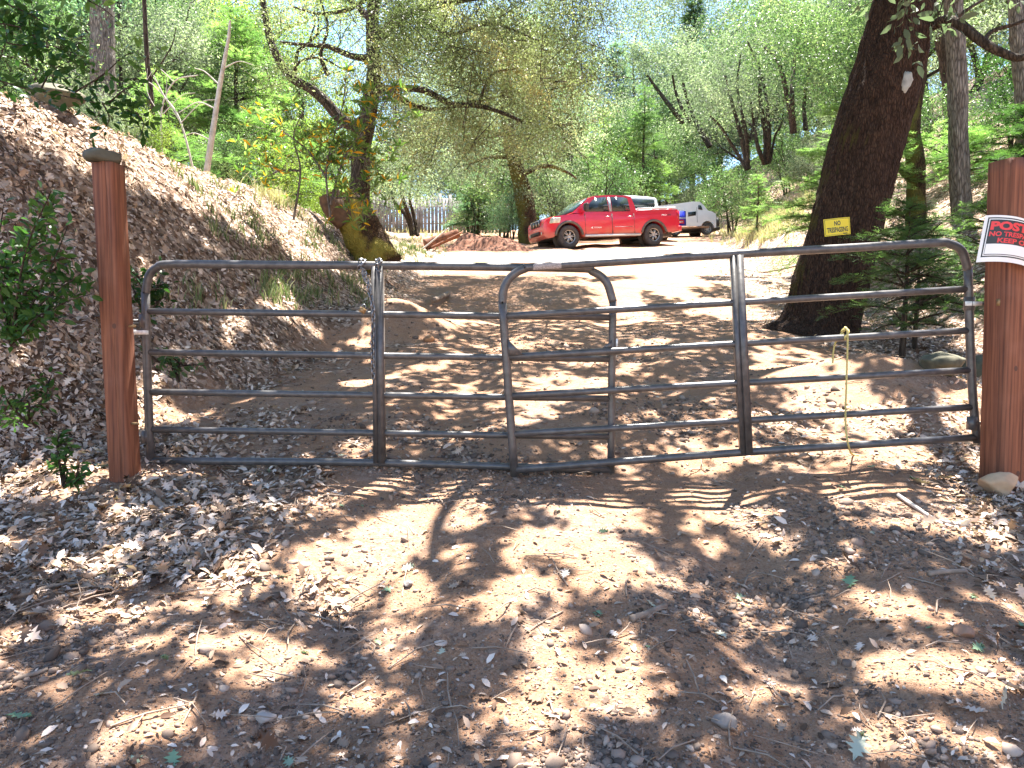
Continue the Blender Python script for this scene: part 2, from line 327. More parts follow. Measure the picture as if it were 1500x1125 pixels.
GRASSD = M_leaf('grass_dry', [(0, (.36, .30, .16)), (.7, (.52, .45, .27)), (1, (.62, .56, .38))], .25, .7)
STONE = M_leaf('gravel_stone', [(0, (.085, .062, .05)), (.5, (.20, .145, .112)), (.8, (.32, .22, .165)), (1, (.44, .34, .27))], 0, .9)

# ================================================================== SETTING: ground
def axis(segs):
    out = []
    for a, b, s in segs: out.append(np.arange(a, b, s))
    return np.concatenate(out+[[segs[-1][1]]])
xp = axis([(0, 3.6, .045), (3.6, 8, .09), (8, 20, .4), (20, 70, 2.5), (70, 500, 60)])
X = np.concatenate([-xp[::-1][:-1], xp])
Y = axis([(-60, -4, 8), (-4, 1.5, .5), (1.5, 8, .04), (8, 20, .09), (20, 50, .35), (50, 140, 2.5), (140, 700, 70)])
GX, GY = np.meshgrid(X, Y); GZ = gz(GX.ravel(), GY.ravel())
ii = (np.arange(len(Y)-1)[:, None]*len(X)+np.arange(len(X)-1)[None]).ravel()
Q = np.stack([ii, ii+1, ii+len(X)+1, ii+len(X)], -1)
fx, fy = GX.ravel(), GY.ravel()
def litter_mask(x, y):
    dl = np.interp(y, *FX)-x; dr = x-np.interp(y, *XR)
    n = fbm(x*1.6, y*1.6, 21)
    m = sstep((dl+.5+(n-.47)*2.2)/.7)
    m = np.maximum(m, .85*sstep((dr+2.0+(n-.47)*3)/1.4)*sstep((y-4.2)/1.5))
    m = np.maximum(m, .6*sstep((-x-1.2-.35*y*0+(n-.47)*4)/1.6)*(y < 6))
    m = np.maximum(m, .45*sstep((x-1.6+(n-.47)*4)/1.6)*(y < 6))
    far = sstep((y-24)/6)*np.maximum(sstep((-x-2)/3), sstep((dr+.5)/2))
    return np.clip(np.maximum(m, far*.7), 0, 1)
def undercut_shade(x, y):  # shade of the undercut banks, put into the soil colour
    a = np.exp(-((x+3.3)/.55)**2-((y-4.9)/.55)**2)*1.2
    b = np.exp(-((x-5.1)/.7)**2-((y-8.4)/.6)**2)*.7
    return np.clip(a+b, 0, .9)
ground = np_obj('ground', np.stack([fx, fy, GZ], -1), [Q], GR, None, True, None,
                {'litter': litter_mask(fx, fy), 'dark': undercut_shade(fx, fy)})
tag(ground, kind='structure')

# ------------------------------------------------------------------ litter, gravel, grass: nobody could count them
def sample(n, x0, x1, y0, y1, dens):
    """screen-even random ground points weighted by dens(x, y)"""
    P = []
    while sum(len(p) for p in P) < n:
        y = 1/RNG.uniform(1/y1, 1/y0, 60000); u = RNG.uniform(-.75, .75, 60000); x = u*y
        k = (x > x0) & (x < x1) & (RNG.uniform(0, 1, 60000) < dens(x, y)); P.append(np.stack([x[k], y[k]], -1))
    P = np.concatenate(P)[:n]; return np.column_stack([P, gz(P[:, 0], P[:, 1])])
def ground_frames(P, tilt=.35, rng=RNG):
    e = .05; nx = -(gz(P[:, 0]+e, P[:, 1])-P[:, 2])/e; ny = -(gz(P[:, 0], P[:, 1]+e)-P[:, 2])/e
    N = np.column_stack([nx, ny, np.ones(len(P))]); N /= np.linalg.norm(N, axis=1)[:, None]
    N += rng.normal(size=N.shape)*tilt; N /= np.linalg.norm(N, axis=1)[:, None]
    T = rng.normal(size=N.shape); T -= N*(T*N).sum(1)[:, None]; T /= np.linalg.norm(T, axis=1)[:, None]
    return np.stack([T, np.cross(N, T), N], -1)
parts = []
def litter(n, tmpl, size, dens, y0, y1, lift, tilt=.35, tr=(0, .97)):
    P = sample(n, -14, 16, y0, y1, dens); R = ground_frames(P, tilt); P[:, 2] += lift*RNG.uniform(.3, 1.6, n)
    V, Fs, m = inst(tmpl, P, R, size*np.clip(RNG.lognormal(-.15, .38, n), .3, 1.45)); parts.append((V, Fs, np.repeat(RNG.uniform(*tr, n), m)))
bankd = lambda x, y: litter_mask(x, y)**1.2
litter(32000, T_O, .051, lambda x, y: bankd(x, y)*(y > 3.2), 3.0, 11, .011, .4, (.28, .97))
litter(30000, T_S, .07, bankd, 10, 34, .016, .35, (.5, .97))
litter(3000, T_L, .078, lambda x, y: bankd(x, y)*(y < 9), 2.0, 9, .012, .5)
litter(4200, T_O, .036, lambda x, y: .04+.9*litter_mask(x, y)**1.8, 2.0, 5.0, .005, .30)
litter(3200, T_S, .034, lambda x, y: .08+.5*litter_mask(x, y), 4.6, 14, .006, .3)
litter(260, T_L, .048, lambda x, y: .2+.3*litter_mask(x, y), 2.0, 5, .008, .3)
litter(60, T_L, .07, lambda x, y: .6+0*x, 2.0, 7, .012, .3, (.975, 1))
off = 0; Vs = []; F3 = []; tn = []
for V, Fs, t_ in parts: Vs.append(V); F3.append(Fs+off); off += len(V); tn.append(t_)
tag(np_obj('leaf_litter', np.concatenate(Vs), [np.concatenate(F3)], L_LIT, tone=np.concatenate(tn)), kind='stuff')

def ico(sub):
    bm = bmesh.new(); bmesh.ops.create_icosphere(bm, subdivisions=sub, radius=.5)
    V = np.array([v.co[:] for v in bm.verts]); Fs = np.array([[v.index for v in f.verts] for f in bm.faces]); bm.free(); return V, Fs
parts = []
def gravelmask(x, y):
    n = fbm(x*1.1, y*1.1, 31)
    return np.clip(.10+1.5*sstep((n-.45)/.15)*np.exp(-((x-.25-.05*y)/1.3)**2)+.5*sstep((n-.55)/.1), 0, 1)
def gravel(n, sub, size, y0, y1, dens):
    TV, TF = ico(sub)
    for k in range(5):
        tv = TV*(1+RNG.uniform(-.34, .30, (len(TV), 1)))*RNG.uniform(.7, 1.25, 3); P = sample(n//5, -9, 9, y0, y1, dens)
        R = ground_frames(P, .35); s = size*RNG.lognormal(-.25, .45, len(P)); sz = np.stack([s*1.25, s, s*.6], -1); P[:, 2] += s*.10
        V, Fs, m = inst((tv, TF), P, R, sz); parts.append((V, Fs, np.repeat(RNG.uniform(0, 1, len(P)), m)))
gravel(3600, 1, .021, 2.0, 4.6, lambda x, y: gravelmask(x, y)**1.6)
gravel(30000, 1, .0085, 2.0, 5.0, lambda x, y: .22+gravelmask(x, y))
gravel(7000, 1, .026, 4.6, 13, gravelmask)
gravel(60, 2, .036, 2.0, 6, lambda x, y: .6+0*x)
off = 0; Vs = []; F3 = []; tn = []
for V, Fs, t_ in parts: Vs.append(V); F3.append(Fs+off); off += len(V); tn.append(t_)
tag(np_obj('gravel', np.concatenate(Vs), [np.concatenate(F3)], STONE, tone=np.concatenate(tn)), kind='stuff')

m = MB()
P = sample(1500, -9, 9, 2.1, 16, lambda x, y: .06+.9*litter_mask(x, y))
for q in P:
    l = random.uniform(.04, .20)*(1+q[1]*.06); a = random.uniform(0, 6.28); d = np.array([math.cos(a)*l, math.sin(a)*l, 0]); e = q+d; e[2] = g(e[0], e[1])+random.uniform(0, .04); k = (q+e)/2+np.array([random.uniform(-.02, .02), random.uniform(-.02, .02), random.uniform(.004, .02)])
    r_ = random.uniform(.0012, .0035)*(1+q[1]*.06); m.tube([q+[0, 0, .004], k, e+[0, 0, .004]], [r_, r_, r_*.5], 4, False)
tag(m.build('twigs', STICK), kind='stuff')
def grass(name, spots, mat, h, n_per):
    P = []
    for px, py, rx, ry, n in spots:
        for _ in range(n):
            q = hit(px+random.gauss(0, rx*.5), py+random.gauss(0, ry*.5))
            k = n_per; P.append(np.column_stack([q[0]+RNG.normal(0, .05, k), q[1]+RNG.normal(0, .05, k), np.zeros(k)]))
    P = np.concatenate(P); P[:, 2] = gz(P[:, 0], P[:, 1]); n = len(P); H = h*RNG.uniform(.4, 1.3, n); w = .003+.0035*RNG.uniform(0, 1, n)+.0002*P[:, 1]
    a = RNG.uniform(0, 6.28, n); sx, sy = np.cos(a), np.sin(a); b = RNG.uniform(0, 6.28, n); l = H*RNG.uniform(.1, .8, n)
    z0 = np.zeros(n); side = np.stack([sx*w, sy*w, z0], -1); m1 = P+np.stack([np.cos(b)*l*.3, np.sin(b)*l*.3, H*.55], -1); m2 = P+np.stack([np.cos(b)*l, np.sin(b)*l, H*.95], -1)
    V = np.stack([P-side, P+side, m1+side*.8, m1-side*.8, m2], 1).reshape(-1, 3); k = (np.arange(n)*5)[:, None]
    tag(np_obj(name, V, [k+np.array([[0, 1, 2, 3]]), k+np.array([[3, 2, 4]])], mat, tone=np.repeat(RNG.uniform(0, 1, n), 1).tolist()*2 if False else np.concatenate([RNG.uniform(0, 1, n)]*2)), kind='stuff')
grass('grass', [(380, 330, 70, 40, 22), (330, 300, 70, 50, 10), (430, 420, 70, 40, 46), (525, 410, 30, 55, 34), (595, 365, 50, 16, 90), (460, 350, 60, 25, 18), (300, 440, 60, 30, 6),
                (470, 300, 60, 16, 50)], GRASS, .15, 13)
grass('dry_grass', [(1130, 320, 55, 22, 260), (1090, 345, 50, 12, 140), (1190, 290, 50, 20, 80), (430, 290, 50, 16, 80), (600, 335, 50, 20, 60), (650, 350, 30, 12, 20)], GRASSD, .26, 12)

# ================================================================== GATES
YL, YR = 4.66, 4.55
def gate_from_px(name, label, Yg, top, rails, lst, rst, mid, corner, flip=False):
    """top/rails: ((x0,y0),(x1,y1)) in photo pixels on the gate plane; real tubes at their real size"""
    o = at(*lst[1], Yg); t = thing(name, label, 'gate', o, group='tube gates closed across the dirt road')
    P = lambda p, dy=0: at(p[0], p[1], Yg)+np.array([0, dy, 0])
    m = MB(); m.tube(bez([P(p) for p in corner], 90), .0255, 14); m.build('frame', STEEL, t, True)
    for a, b in rails:
        m = MB(); m.tube(bez([P(a), P(b)], 6), .0205, 12); m.build('rail', STEEL, t, True)
    m = MB(); a, b = P(mid[0], -.004), P(mid[1], -.004); n = 12
    c = (a+b)/2; L = np.linalg.norm(b-a)/2; ax = (b-a)/(2*L); X1 = np.array([1, 0, 0.]); X1 -= ax*X1.dot(ax); X1 /= np.linalg.norm(X1); Y1 = np.cross(ax, X1)
    R = np.stack([X1, Y1, ax], -1); m.box(c+X1*.0-Y1*0, (.020, .028, L), R)
    m.box(c-X1*.036, (.016, .020, L), R); m.build('brace', STEEL, t)
    return t, P
LG = gate_from_px('tube_gate', 'left hand dark steel tube gate with a chain over its top rail', YL, None,
    [((216, 456), (893, 465)), ((217, 516), (893, 526)), ((218, 574), (894, 584)), ((219, 629), (895, 640))],
    ((213, 430), (220, 676)), ((898, 440), (895, 690)), ((557, 390), (560, 678)),
    [(213, 430), (218, 405), (230, 392), (255, 387), (400, 388), (560, 389), (840, 393), (868, 398), (888, 413), (898, 442)])
tl, PL = LG
m = MB(); m.tube(bez([PL((213, 428)), PL((216, 550)), PL((221, 684))], 8), .0255, 14); m.build('end_post', STEEL, tl, True)
m = MB(); m.tube(bez([PL((898, 440)), PL((896, 560)), PL((895, 694))], 8), .0235, 14); m.build('end_post', STEEL, tl, True)
m = MB(); m.tube(bez([PL((219, 675)), PL((560, 678)), PL((895, 689))], 8), .0235, 14); m.build('bottom_rail', STEEL, tl, True)
def gusset(P, pts, t):
    m = MB(); q = np.array([P(p) for p in pts]); n = len(q); f = q-[0, .006, 0]; b = q+[0, .002, 0]
    m.add(np.concatenate([f, b]), [[list(range(n))], [list(range(2*n-1, n-1, -1))], [[i, i+n, (i+1) % n+n, (i+1) % n] for i in range(n)]]); m.build('gusset', STEEL, t)
gusset(lambda p: PL(p)-[0, .0, 0], [(895, 500), (892, 515), (884, 513)], tl)
RG = gate_from_px('tube_gate', 'right hand dark steel tube gate with a yellow rope tied to it', YR, None,
    [((741, 463), (1421, 423)), ((744, 523), (1422, 484)), ((747, 580), (1424, 542)), ((750, 636), (1427, 596))],
    ((736, 440), (754, 686)), ((1418, 390), (1430, 640)), ((1082, 374), (1096, 664)),
    [(736, 445), (738, 424), (748, 406), (768, 394), (800, 390), (1080, 372), (1230, 364), (1365, 356), (1390, 357), (1409, 368), (1418, 395)])
tr_, PR = RG
m = MB(); m.tube(bez([PR((736, 442)), PR((744, 560)), PR((754, 698))], 8), .0255, 14); m.build('end_post', STEEL, tr_, True)
m = MB(); m.tube(bez([PR((1418, 392)), PR((1421, 500)), PR((1426, 595)), PR((1432, 648))], 12), .0250, 14); m.build('end_post', STEEL, tr_, True)
m = MB(); m.tube(bez([PR((753, 688)), PR((1096, 662)), PR((1430, 641))], 8), .0235, 14); m.build('bottom_rail', STEEL, tr_, True)
gusset(lambda p: PR(p)-[0, .02, 0], [(744, 497), (766, 519), (745, 521)], tr_)
gusset(lambda p: PR(p)+[0, .02, 0], [(897, 498), (880, 512), (897, 511)], tr_)
# pale maker's plate wrapped on the top rail, white latch tabs, hinges
def plate(P, a, b, h, t, mat, name, r=.0275):
    m = MB(); A, B = P(a), P(b); ang = np.radians(np.linspace(-45, 40, 8)); V = []
    for p in (A, B):
        for q in ang: V.append(p+np.array([0, -math.cos(q)*r, math.sin(q)*r*1.0]))
    n = len(ang); m.add(V, [[[i, i+1, n+i+1, n+i] for i in range(n-1)]]); return m.build(name, mat, t, True)
PLATE = M_plain('worn_label', (.30, .26, .24), .6, 0, .45, 160)
plate(PR, (781, 391.2), (822, 388.9), 0, tr_, PLATE, 'worn_label')
WHITE = M_plain('white_tab', (.72, .72, .68), .55, 0, .2, 60)
def tab(P, x, y, w, h, t, yoff=-.028, name='latch_tab'):
    m = MB(); c = P((x, y))+[0, yoff, 0]; m.box(c, (w, .0025, h)); m.box(c+[w*.8, .012, 0], (w*.25, .012, h*.9)); return m.build(name, GALV if name != 'latch_tab' else WHITE, t)
tab(PL, 208, 487, .045, .013, tl); tab(PL, 738, 510, .010, .040, tl, -.03); tab(PR, 1422, 445, .05, .013, tr_); tab(PL, 903, 502, .006, .025, tl, -.02)
for P, x, y, t, s in ((PL, 214, 640, tl, -1), (PL, 211, 470, tl, -1), (PR, 1424, 620, tr_, 1), (PR, 1420, 445, tr_, 1)):
    m = MB(); c = P((x, y)); m.tube([c-[0, 0, .04], c+[0, 0, .04]], .031, 12); m.tube([c+[s*.02, 0, 0], c+[s*.14, -.01, 0]], .009, 8); m.build('hinge', STEEL, t, True)

# chain draped over the left gate with an open padlock
def chain(path, link=.036, wire=.0042, name='link'):
    m = MB(); P = np.asarray(path); d = np.concatenate([[0], np.cumsum(np.linalg.norm(np.diff(P, axis=0), axis=1))]); n = int(d[-1]/(link*.72)); a = np.linspace(0, 2*math.pi, 13)[:-1]
    for i in range(n):
        s = (i+.5)*link*.72; c = np.array([np.interp(s, d, P[:, k]) for k in range(3)]); e = np.array([np.interp(s+.01, d, P[:, k]) for k in range(3)])-c; e /= np.linalg.norm(e)+1e-9
        u = np.cross(e, [0, 1, .2]); u /= np.linalg.norm(u)+1e-9; w = np.cross(e, u); q = u if i % 2 else w
        q = q*math.cos(.4)+np.cross(e, q)*math.sin(.4)
        pts = [c+e*link*.5*math.copysign(abs(math.cos(t))**.7, math.cos(t))+q*link*.3*math.sin(t) for t in a]; pts.append(pts[0]); pts.append(pts[1])
        m.tube(pts, wire, 6, cap=False)
    return m
ct = thing('lock_chain', 'steel chain looped over the left gate beside its upright brace', 'chain', PL((548, 560)))
r = .034
def wrap(px):
    c = PL((px, 388.5)); return [c+[.012*math.sin(3*q), -r*math.cos(q), r*math.sin(q)] for q in np.linspace(-.6, math.pi+.2, 12)]
w1 = wrap(531); w2 = wrap(556)
pa = [PL((549, 470))+[0, -.03, 0], PL((546, 440))+[0, -.035, 0], PL((540, 415))+[0, -.035, 0], PL((534, 396))+[0, -.035, 0]]+w1+[PL((534, 410))+[0, .03, 0], PL((548, 420))+[0, .04, 0], PL((556, 402))+[0, .035, 0]]+w2[::-1]+[PL((559, 399))+[0, -.04, 0]]
m = chain(bez(pa, 200)); m.build('chain_links', CHAIN, ct, True)
m = chain(bez([PL((541, 420))+[0, -.045, 0], PL((549, 455))+[0, -.05, 0], PL((547, 500))+[0, -.04, 0], PL((548, 556))+[0, -.03, 0]], 40)); m.build('chain_tail', CHAIN, ct, True)
pk = thing('padlock', 'small brassy padlock hanging from the chain on the left gate', 'padlock', PL((533, 455)))
m = MB(); c = PL((533, 455))+[0, -.045, 0]; m.box(c, (.019, .010, .015), np.array(Matrix.Rotation(.5, 3, 'Y'))); m.build('lock_body', RUST, pk)
m = MB(); m.tube([c+[.014*math.cos(q)+.008, 0, .014+.022*math.sin(q)] for q in np.linspace(-.2, math.pi, 12)], .0035, 8); m.build('shackle', CHAIN, pk, True)

# yellow rope tied over the right gate
ROPE = M_plain('yellow_rope', (.52, .44, .16), .8, 0, .4, 250)
def twist(path, r, strand):
    m = MB(); P = np.asarray(path); n = len(P); T = np.gradient(P, axis=0); T /= np.linalg.norm(T, axis=1)[:, None]; d = np.concatenate([[0], np.cumsum(np.linalg.norm(np.diff(P, axis=0), axis=1))])
    A = np.cross(T, [0, 1, .13]); A /= np.linalg.norm(A, axis=1)[:, None]; B = np.cross(T, A)
    for k in range(3):
        ph = d*2*math.pi/.045+k*2.094; m.tube(P+(np.cos(ph)*r)[:, None]*A+(np.sin(ph)*r)[:, None]*B, strand, 6)
    return m
rt = thing('yellow_rope', 'frayed yellow rope knotted on the right gate and hanging to the dirt', 'rope', PR((1238, 488)))
q = PR((1238, 490)); 
m = twist(bez([PR((1239, 490))+[0, .03, .02], PR((1238, 488))+[0, 0, .034], PR((1238, 492))+[0, -.034, 0], PR((1236, 560))+[0, -.036, 0], PR((1235, 620))+[0, -.034, 0], PR((1240, 655))+[0, -.035, -.0], hit(1250, 668)+[0, 0, .006], hit(1258, 668)+[0, 0, .004]], 220), .0030, .0034); m.build('hanging_end', ROPE, rt, True)
m = twist(bez([PR((1238, 490))+[0, .03, .02], PR((1229, 500))+[0, .04, 0], PR((1225, 515))+[0, .04, 0], PR((1224, 532))+[0, .04, 0]], 50), .0026, .0030); m.build('short_end', ROPE, rt, True)
m = twist(bez([q+[.01*math.sin(2*a), -.031*math.cos(a), .031*math.sin(a)] for a in np.linspace(0, 12, 22)], 120), .003, .004); m.build('knot', ROPE, rt, True)

# ================================================================== POSTS
def post(name, label, c, half, ztop, zbot, rz, lean, cracks, knots, chamfer=.012):
    t = thing(name, label, 'gate post', (c[0], c[1], zbot), rz)
    H = ztop-zbot; m = MB(); zs = np.linspace(-.12, H, 30); ring = []
    h = half; ch = chamfer
    base = np.array([[-h+ch, -h], [-.3*h, -h], [.0*h, -h], [.045*h, -h+.012], [.09*h, -h], [.6*h, -h], [h-ch, -h], [h, -h+ch], [h, h-ch], [h-ch, h], [-h+ch, h], [-h, h-ch], [-h, -h+ch]])
    V = []; n = len(base)
    for k, z in enumerate(zs):
        b = base.copy(); crk = (cracks+.006*math.sin(z*5)+.01*(z/H)); b[2:5, 0] += crk; b[3, 1] = -h+.016*(math.sin(z*2.1+1)**2)
        b += RNG.normal(0, .0006, b.shape); V += [[p[0]+lean[0]*z, p[1]+lean[1]*z, z+(RNG.uniform(-.004, .004) if k == 29 else 0)] for p in b]
    i = np.arange(29)[:, None]*n; j = np.arange(n)[None]; kk = (j+1) % n
    m.add(V, [np.stack([i+j, i+kk, i+n+kk, i+n+j], -1).reshape(-1, 4), [[29*n+q for q in range(n)]]])
    o = m.build('timber', WOOD, t, world=False)
    K = M_plain('wood_knot', (.10, .045, .03), .8)
    for (kx, kz) in knots:
        m = MB(); a = np.linspace(0, 2*math.pi, 13)[:-1]; m.add([[kx+.013*math.cos(q)+lean[0]*kz, -h-.0015, kz+.016*math.sin(q)] for q in a]+[[kx+lean[0]*kz, -h-.003, kz]], [[[q, (q+1) % 12, 12] for q in range(12)]]); m.build('knot', K, t, world=False)
    return t
bl = hit(176, 692); bl = np.array([-2.295, 4.42, g(-2.295, 4.42)]); tz = at(160, 240, 4.42)[2]
pl = post('gate_post', 'square stained redwood post with a flat stone lying on its top', bl, .066, tz, bl[2], -.14, (-.028, 0), .01, [(.03, .9)])
for z in (.90, .33):
    m = MB(); q = np.array([.066, -.02, z]); m.tube([q, q+[.04, 0, 0]], .008, 8); m.build('hinge_bolt', RUST, pl, True, world=False)
# the flat stone on the left post
def rock(name, label, c, size, mat, cat='rock', seed=1, group=None, rz=0, cut=.3, sub=4, parent=None):
    bm = bmesh.new(); bmesh.ops.create_icosphere(bm, subdivisions=sub, radius=.5); V = np.array([v.co[:] for v in bm.verts]); Fs = np.array([[v.index for v in f.verts] for f in bm.faces]); bm.free()
    rg = np.random.default_rng(seed)
    for _ in range(9):
        d = rg.normal(size=3); d /= np.linalg.norm(d); k = V@d-rg.uniform(cut, .45); V -= np.outer(np.clip(k, 0, 9)*.85, d)
    nn = np.array([mnoise.fractal(Vector(v*3+seed), 1, 2, 5) for v in V]); V *= (1+.07*nn)[:, None]
    V[:, 2] -= V[:, 2].min(); V = V*np.array(size); o = np_obj(name, V, [Fs], mat, None, True); o.location = [float(v) for v in c]; o.rotation_euler = (0, 0, rz)
    return tag(o, label, cat, group)
ST_CAP = M_plain('capstone', (.075, .07, .05), .85, 0, .3, 14, .5)
ST_TAN = M_plain('tan_rock', (.48, .32, .19), .8, 0, .2, 7, .6)
ST_GREY = M_plain('grey_rock', (.20, .17, .15), .85, 0, .3, 14, .6)
ST_PALE = M_plain('pale_rock', (.44, .36, .31), .85, 0, .25, 6, .6)
ST_MOSS = M_plain('mossy_rock', (.10, .09, .055), .9, 0, .45, 9, .8)
topc = np.array([bl[0]-.028*(tz-bl[2]), bl[1], tz])
rock('cap_stone', 'flat dark rounded stone lying on the top of the left gate post', topc+[-.02, 0, -.006], (.215, .20, .11), ST_CAP, 'stone', 3, rz=.2)
br = np.array([at(1470, 600, 4.40)[0]+.005, 4.40, 0]); br[2] = g(br[0], br[1]); tz2 = at(1470, 235, 4.38)[2]
pr = post('gate_post', 'square redwood post carrying the black and white POSTED sign', br, .086, tz2, br[2]-.05, .26, (-.008, 0), .03, [(-.02, .75), (.02, .14)])
m = MB(); z = 1.13
m.box((-.086, -.02, z), (.012, .012, .02)); m.build('hinge_bolt', RUST, pr, world=False)
rock('rock', 'tan flat-sided rock resting against the foot of the right gate post', np.array([at(1461, 680, 4.2)[0], 4.17, g(2.75, 4.17)-.015]), (.27, .2, .145), ST_TAN, 'rock', 12, rz=.2, cut=.22)

# ================================================================== SIGNS
def text_mesh(s, size, bold=.0, depth=.0, xscale=1.0, space=1.0):
    cu = bpy.data.curves.new('t', 'FONT'); cu.body = s; cu.size = size; cu.offset = bold; cu.extrude = depth; cu.align_x = 'CENTER'; cu.align_y = 'CENTER'; cu.space_character = space; cu.resolution_u = 3
    o = bpy.data.objects.new('t', cu); COL.objects.link(o); dg = bpy.context.evaluated_depsgraph_get(); dg.update()
    me = bpy.data.meshes.new_from_object(o.evaluated_get(dg)); bpy.data.objects.remove(o)
    bm = bmesh.new(); bm.from_mesh(me); bmesh.ops.triangulate(bm, faces=bm.faces[:])
    bmesh.ops.subdivide_edges(bm, edges=[e for e in bm.edges if e.calc_length() > size*.25], cuts=2); bmesh.ops.triangulate(bm, faces=bm.faces[:])
    V = np.array([v.co[:] for v in bm.verts]); Fs = np.array([[v.index for v in f.verts] for f in bm.faces]); bm.free(); bpy.data.meshes.remove(me)
    V[:, 0] -= (V[:, 0].min()+V[:, 0].max())/2; V[:, 1] -= (V[:, 1].min()+V[:, 1].max())/2; V[:, 0] *= xscale
    return V, Fs
def fit(s, w, h, bold=0):
    V, Fs = text_mesh(s, .1, bold); V[:, 0] *= w/(V[:, 0].max()-V[:, 0].min()); V[:, 1] *= h/(V[:, 1].max()-V[:, 1].min()); return V, Fs
def grid2(x0, x1, y0, y1, n=16):
    a = np.linspace(x0, x1, n); V = np.array([[x, y, 0] for y in (y0, y1) for x in a]); return V, np.array([[i, i+1, n+i+1, n+i] for i in range(n-1)])
S_W = M_plain('sign_white', (.80, .80, .78), .35, 0, .04, 5); S_K = M_plain('sign_black', (.012, .012, .015), .35, 0, .1, 5); S_R = M_plain('sign_red', (.72, .035, .04), .4, 0, .05, 5)
S_Y = M_plain('sign_yellow', (.90, .68, .02), .4, 0, .05, 5)
def signparts(t, bend, items):
    for nm, V, Fs, mat, off in items:
        V = V.copy(); V[:, 2] += off; np_obj(nm, bend(V), [Fs], mat, t)
PW, PH = .385, .255
sc_ = at(1470, 352, 4.23); 
ts = thing('posted_sign', 'curled black and white POSTED NO TRESPASSING KEEP OUT sign with red lettering', 'sign', sc_)
def bend(V):
    """sheet curled round the post: local x right, y up, z out"""
    rot = -.145; x = V[:, 0]*math.cos(rot)-V[:, 1]*math.sin(rot); y = V[:, 0]*math.sin(rot)+V[:, 1]*math.cos(rot)
    R = .30; a = (x+.035)/R; o = R+V[:, 2]; yy = y-.35*(x+.03)**2*2
    return np.stack([sc_[0]+.045+np.sin(a)*o, sc_[1]+.05+R-np.cos(a)*o-.05+0*x, sc_[2]+yy+.02*(1-np.cos(a))], -1)
x0, x1, y0, y1 = -PW/2, PW/2, -PH/2, PH/2; items = []
for nm, b, mat, off in (('sheet', (x0, x1, y0, y1), S_W, 0), ('border', (x0+.017, x1-.017, y0+.026, y1-.012), S_K, .0007), ('border_gap', (x0+.024, x1-.024, y0+.033, y1-.019), S_W, .0014), ('border_inner', (x0+.029, x1-.029, y0+.038, y1-.024), S_K, .0021),
                        ('black_panel', (x0+.033, x1-.033, y0+.10, y1-.028), S_K, .0028), ('blank_strip', (x0+.031, x1-.034, y0+.042, y0+.098), S_W, .0028)):
    V, Fs = grid2(*b, 40); items.append((nm, V, Fs, mat, off))
    if nm == 'sheet': V2 = V.copy(); items.append(('sheet_back', V2, Fs[:, ::-1].copy(), S_W, -.0012))
for s, w, h, cy, b in (('POSTED', .312, .048, .070, .005), ('NO TRESPASSING', .312, .027, .025, .0035), ('KEEP OUT', .22, .027, -.010, .0035)):
    V, Fs = fit(s, w, h, b); V[:, 1] += cy; items.append(('lettering', V, Fs, S_R, .0036))
signparts(ts, bend, items)
yc = at(1227, 332, 9.15)
ty = thing('warning_sign', 'yellow NO TRESPASSING sign fixed to the leaning oak trunk', 'sign', yc)
def bend2(V):
    rot = .10; x = V[:, 0]*math.cos(rot)-V[:, 1]*math.sin(rot); y = V[:, 0]*math.sin(rot)+V[:, 1]*math.cos(rot); x, y = x, y
    return np.stack([yc[0]+x, yc[1]-V[:, 2]+.6*x*x, yc[2]+y], -1)
w, h = .315, .205; items = []
for nm, b, mat, off in (('sheet', (-w/2, w/2, -h/2, h/2), S_Y, 0), ('border', (-w/2+.009, w/2-.009, -h/2+.009, h/2-.009), S_K, .0008), ('panel', (-w/2+.013, w/2-.013, -h/2+.013, h/2-.013), S_Y, .0016)):
    V, Fs = grid2(*b, 12); items.append((nm, V, Fs, mat, off))
for s, ww, hh, cy in (('NO', .075, .058, .042), ('TRESPASSING', .255, .062, -.035)):
    V, Fs = fit(s, ww, hh, .003); V[:, 1] += cy; items.append(('lettering', V, Fs, S_K, .0024))
V, Fs = grid2(.06, .115, -.088, -.080, 4); items.append(('print_line', V, Fs, S_K, .0024))
V, Fs = grid2(-w/2, w/2, -h/2, h/2, 12); items.append(('sheet_back', V, Fs[:, ::-1].copy(), S_Y, -.002))
signparts(ty, bend2, items)

# ================================================================== VEHICLES
def bevelled(bm, w=.03, seg=2):
    bmesh.ops.bevel(bm, geom=[e for e in bm.edges if e.calc_face_angle(0) > .6], offset=w, segments=seg, profile=.6, affect='EDGES', clamp_overlap=True)
def from_bm(name, bm, mat, parent, smooth=True):
    me = bpy.data.meshes.new(name); bm.normal_update(); bm.to_mesh(me); bm.free(); me.materials.append(mat)
    if smooth:
        for p in me.polygons: p.use_smooth = True
        try: me.set_sharp_from_angle(angle=math.radians(32))
        except Exception: pass
    o = bpy.data.objects.new(name, me); COL.objects.link(o); o.parent = parent; return o
def extrude_profile(pts, hw):
    """closed outline in (x,z), extruded to y = +-hw; n-gon sides triangulated"""
    bm = bmesh.new(); a = [bm.verts.new((x, -hw, z)) for x, z in pts]; b = [bm.verts.new((x, hw, z)) for x, z in pts]; n = len(pts)
    bm.faces.new(a); bm.faces.new(b[::-1])
    for i in range(n): bm.faces.new((a[i], b[i], b[(i+1) % n], a[(i+1) % n]))
    bmesh.ops.recalc_face_normals(bm, faces=bm.faces[:]); return bm
def arch(cx, cz, r, z, n=12):
    a0 = math.acos(max(-1, min(1, (z-cz)/r))) if abs(z-cz) < r else math.pi/2
    a0 = math.asin((z-cz)/r); return [(cx+r*math.cos(t), cz+r*math.sin(t)) for t in np.linspace(a0, math.pi-a0, n)]
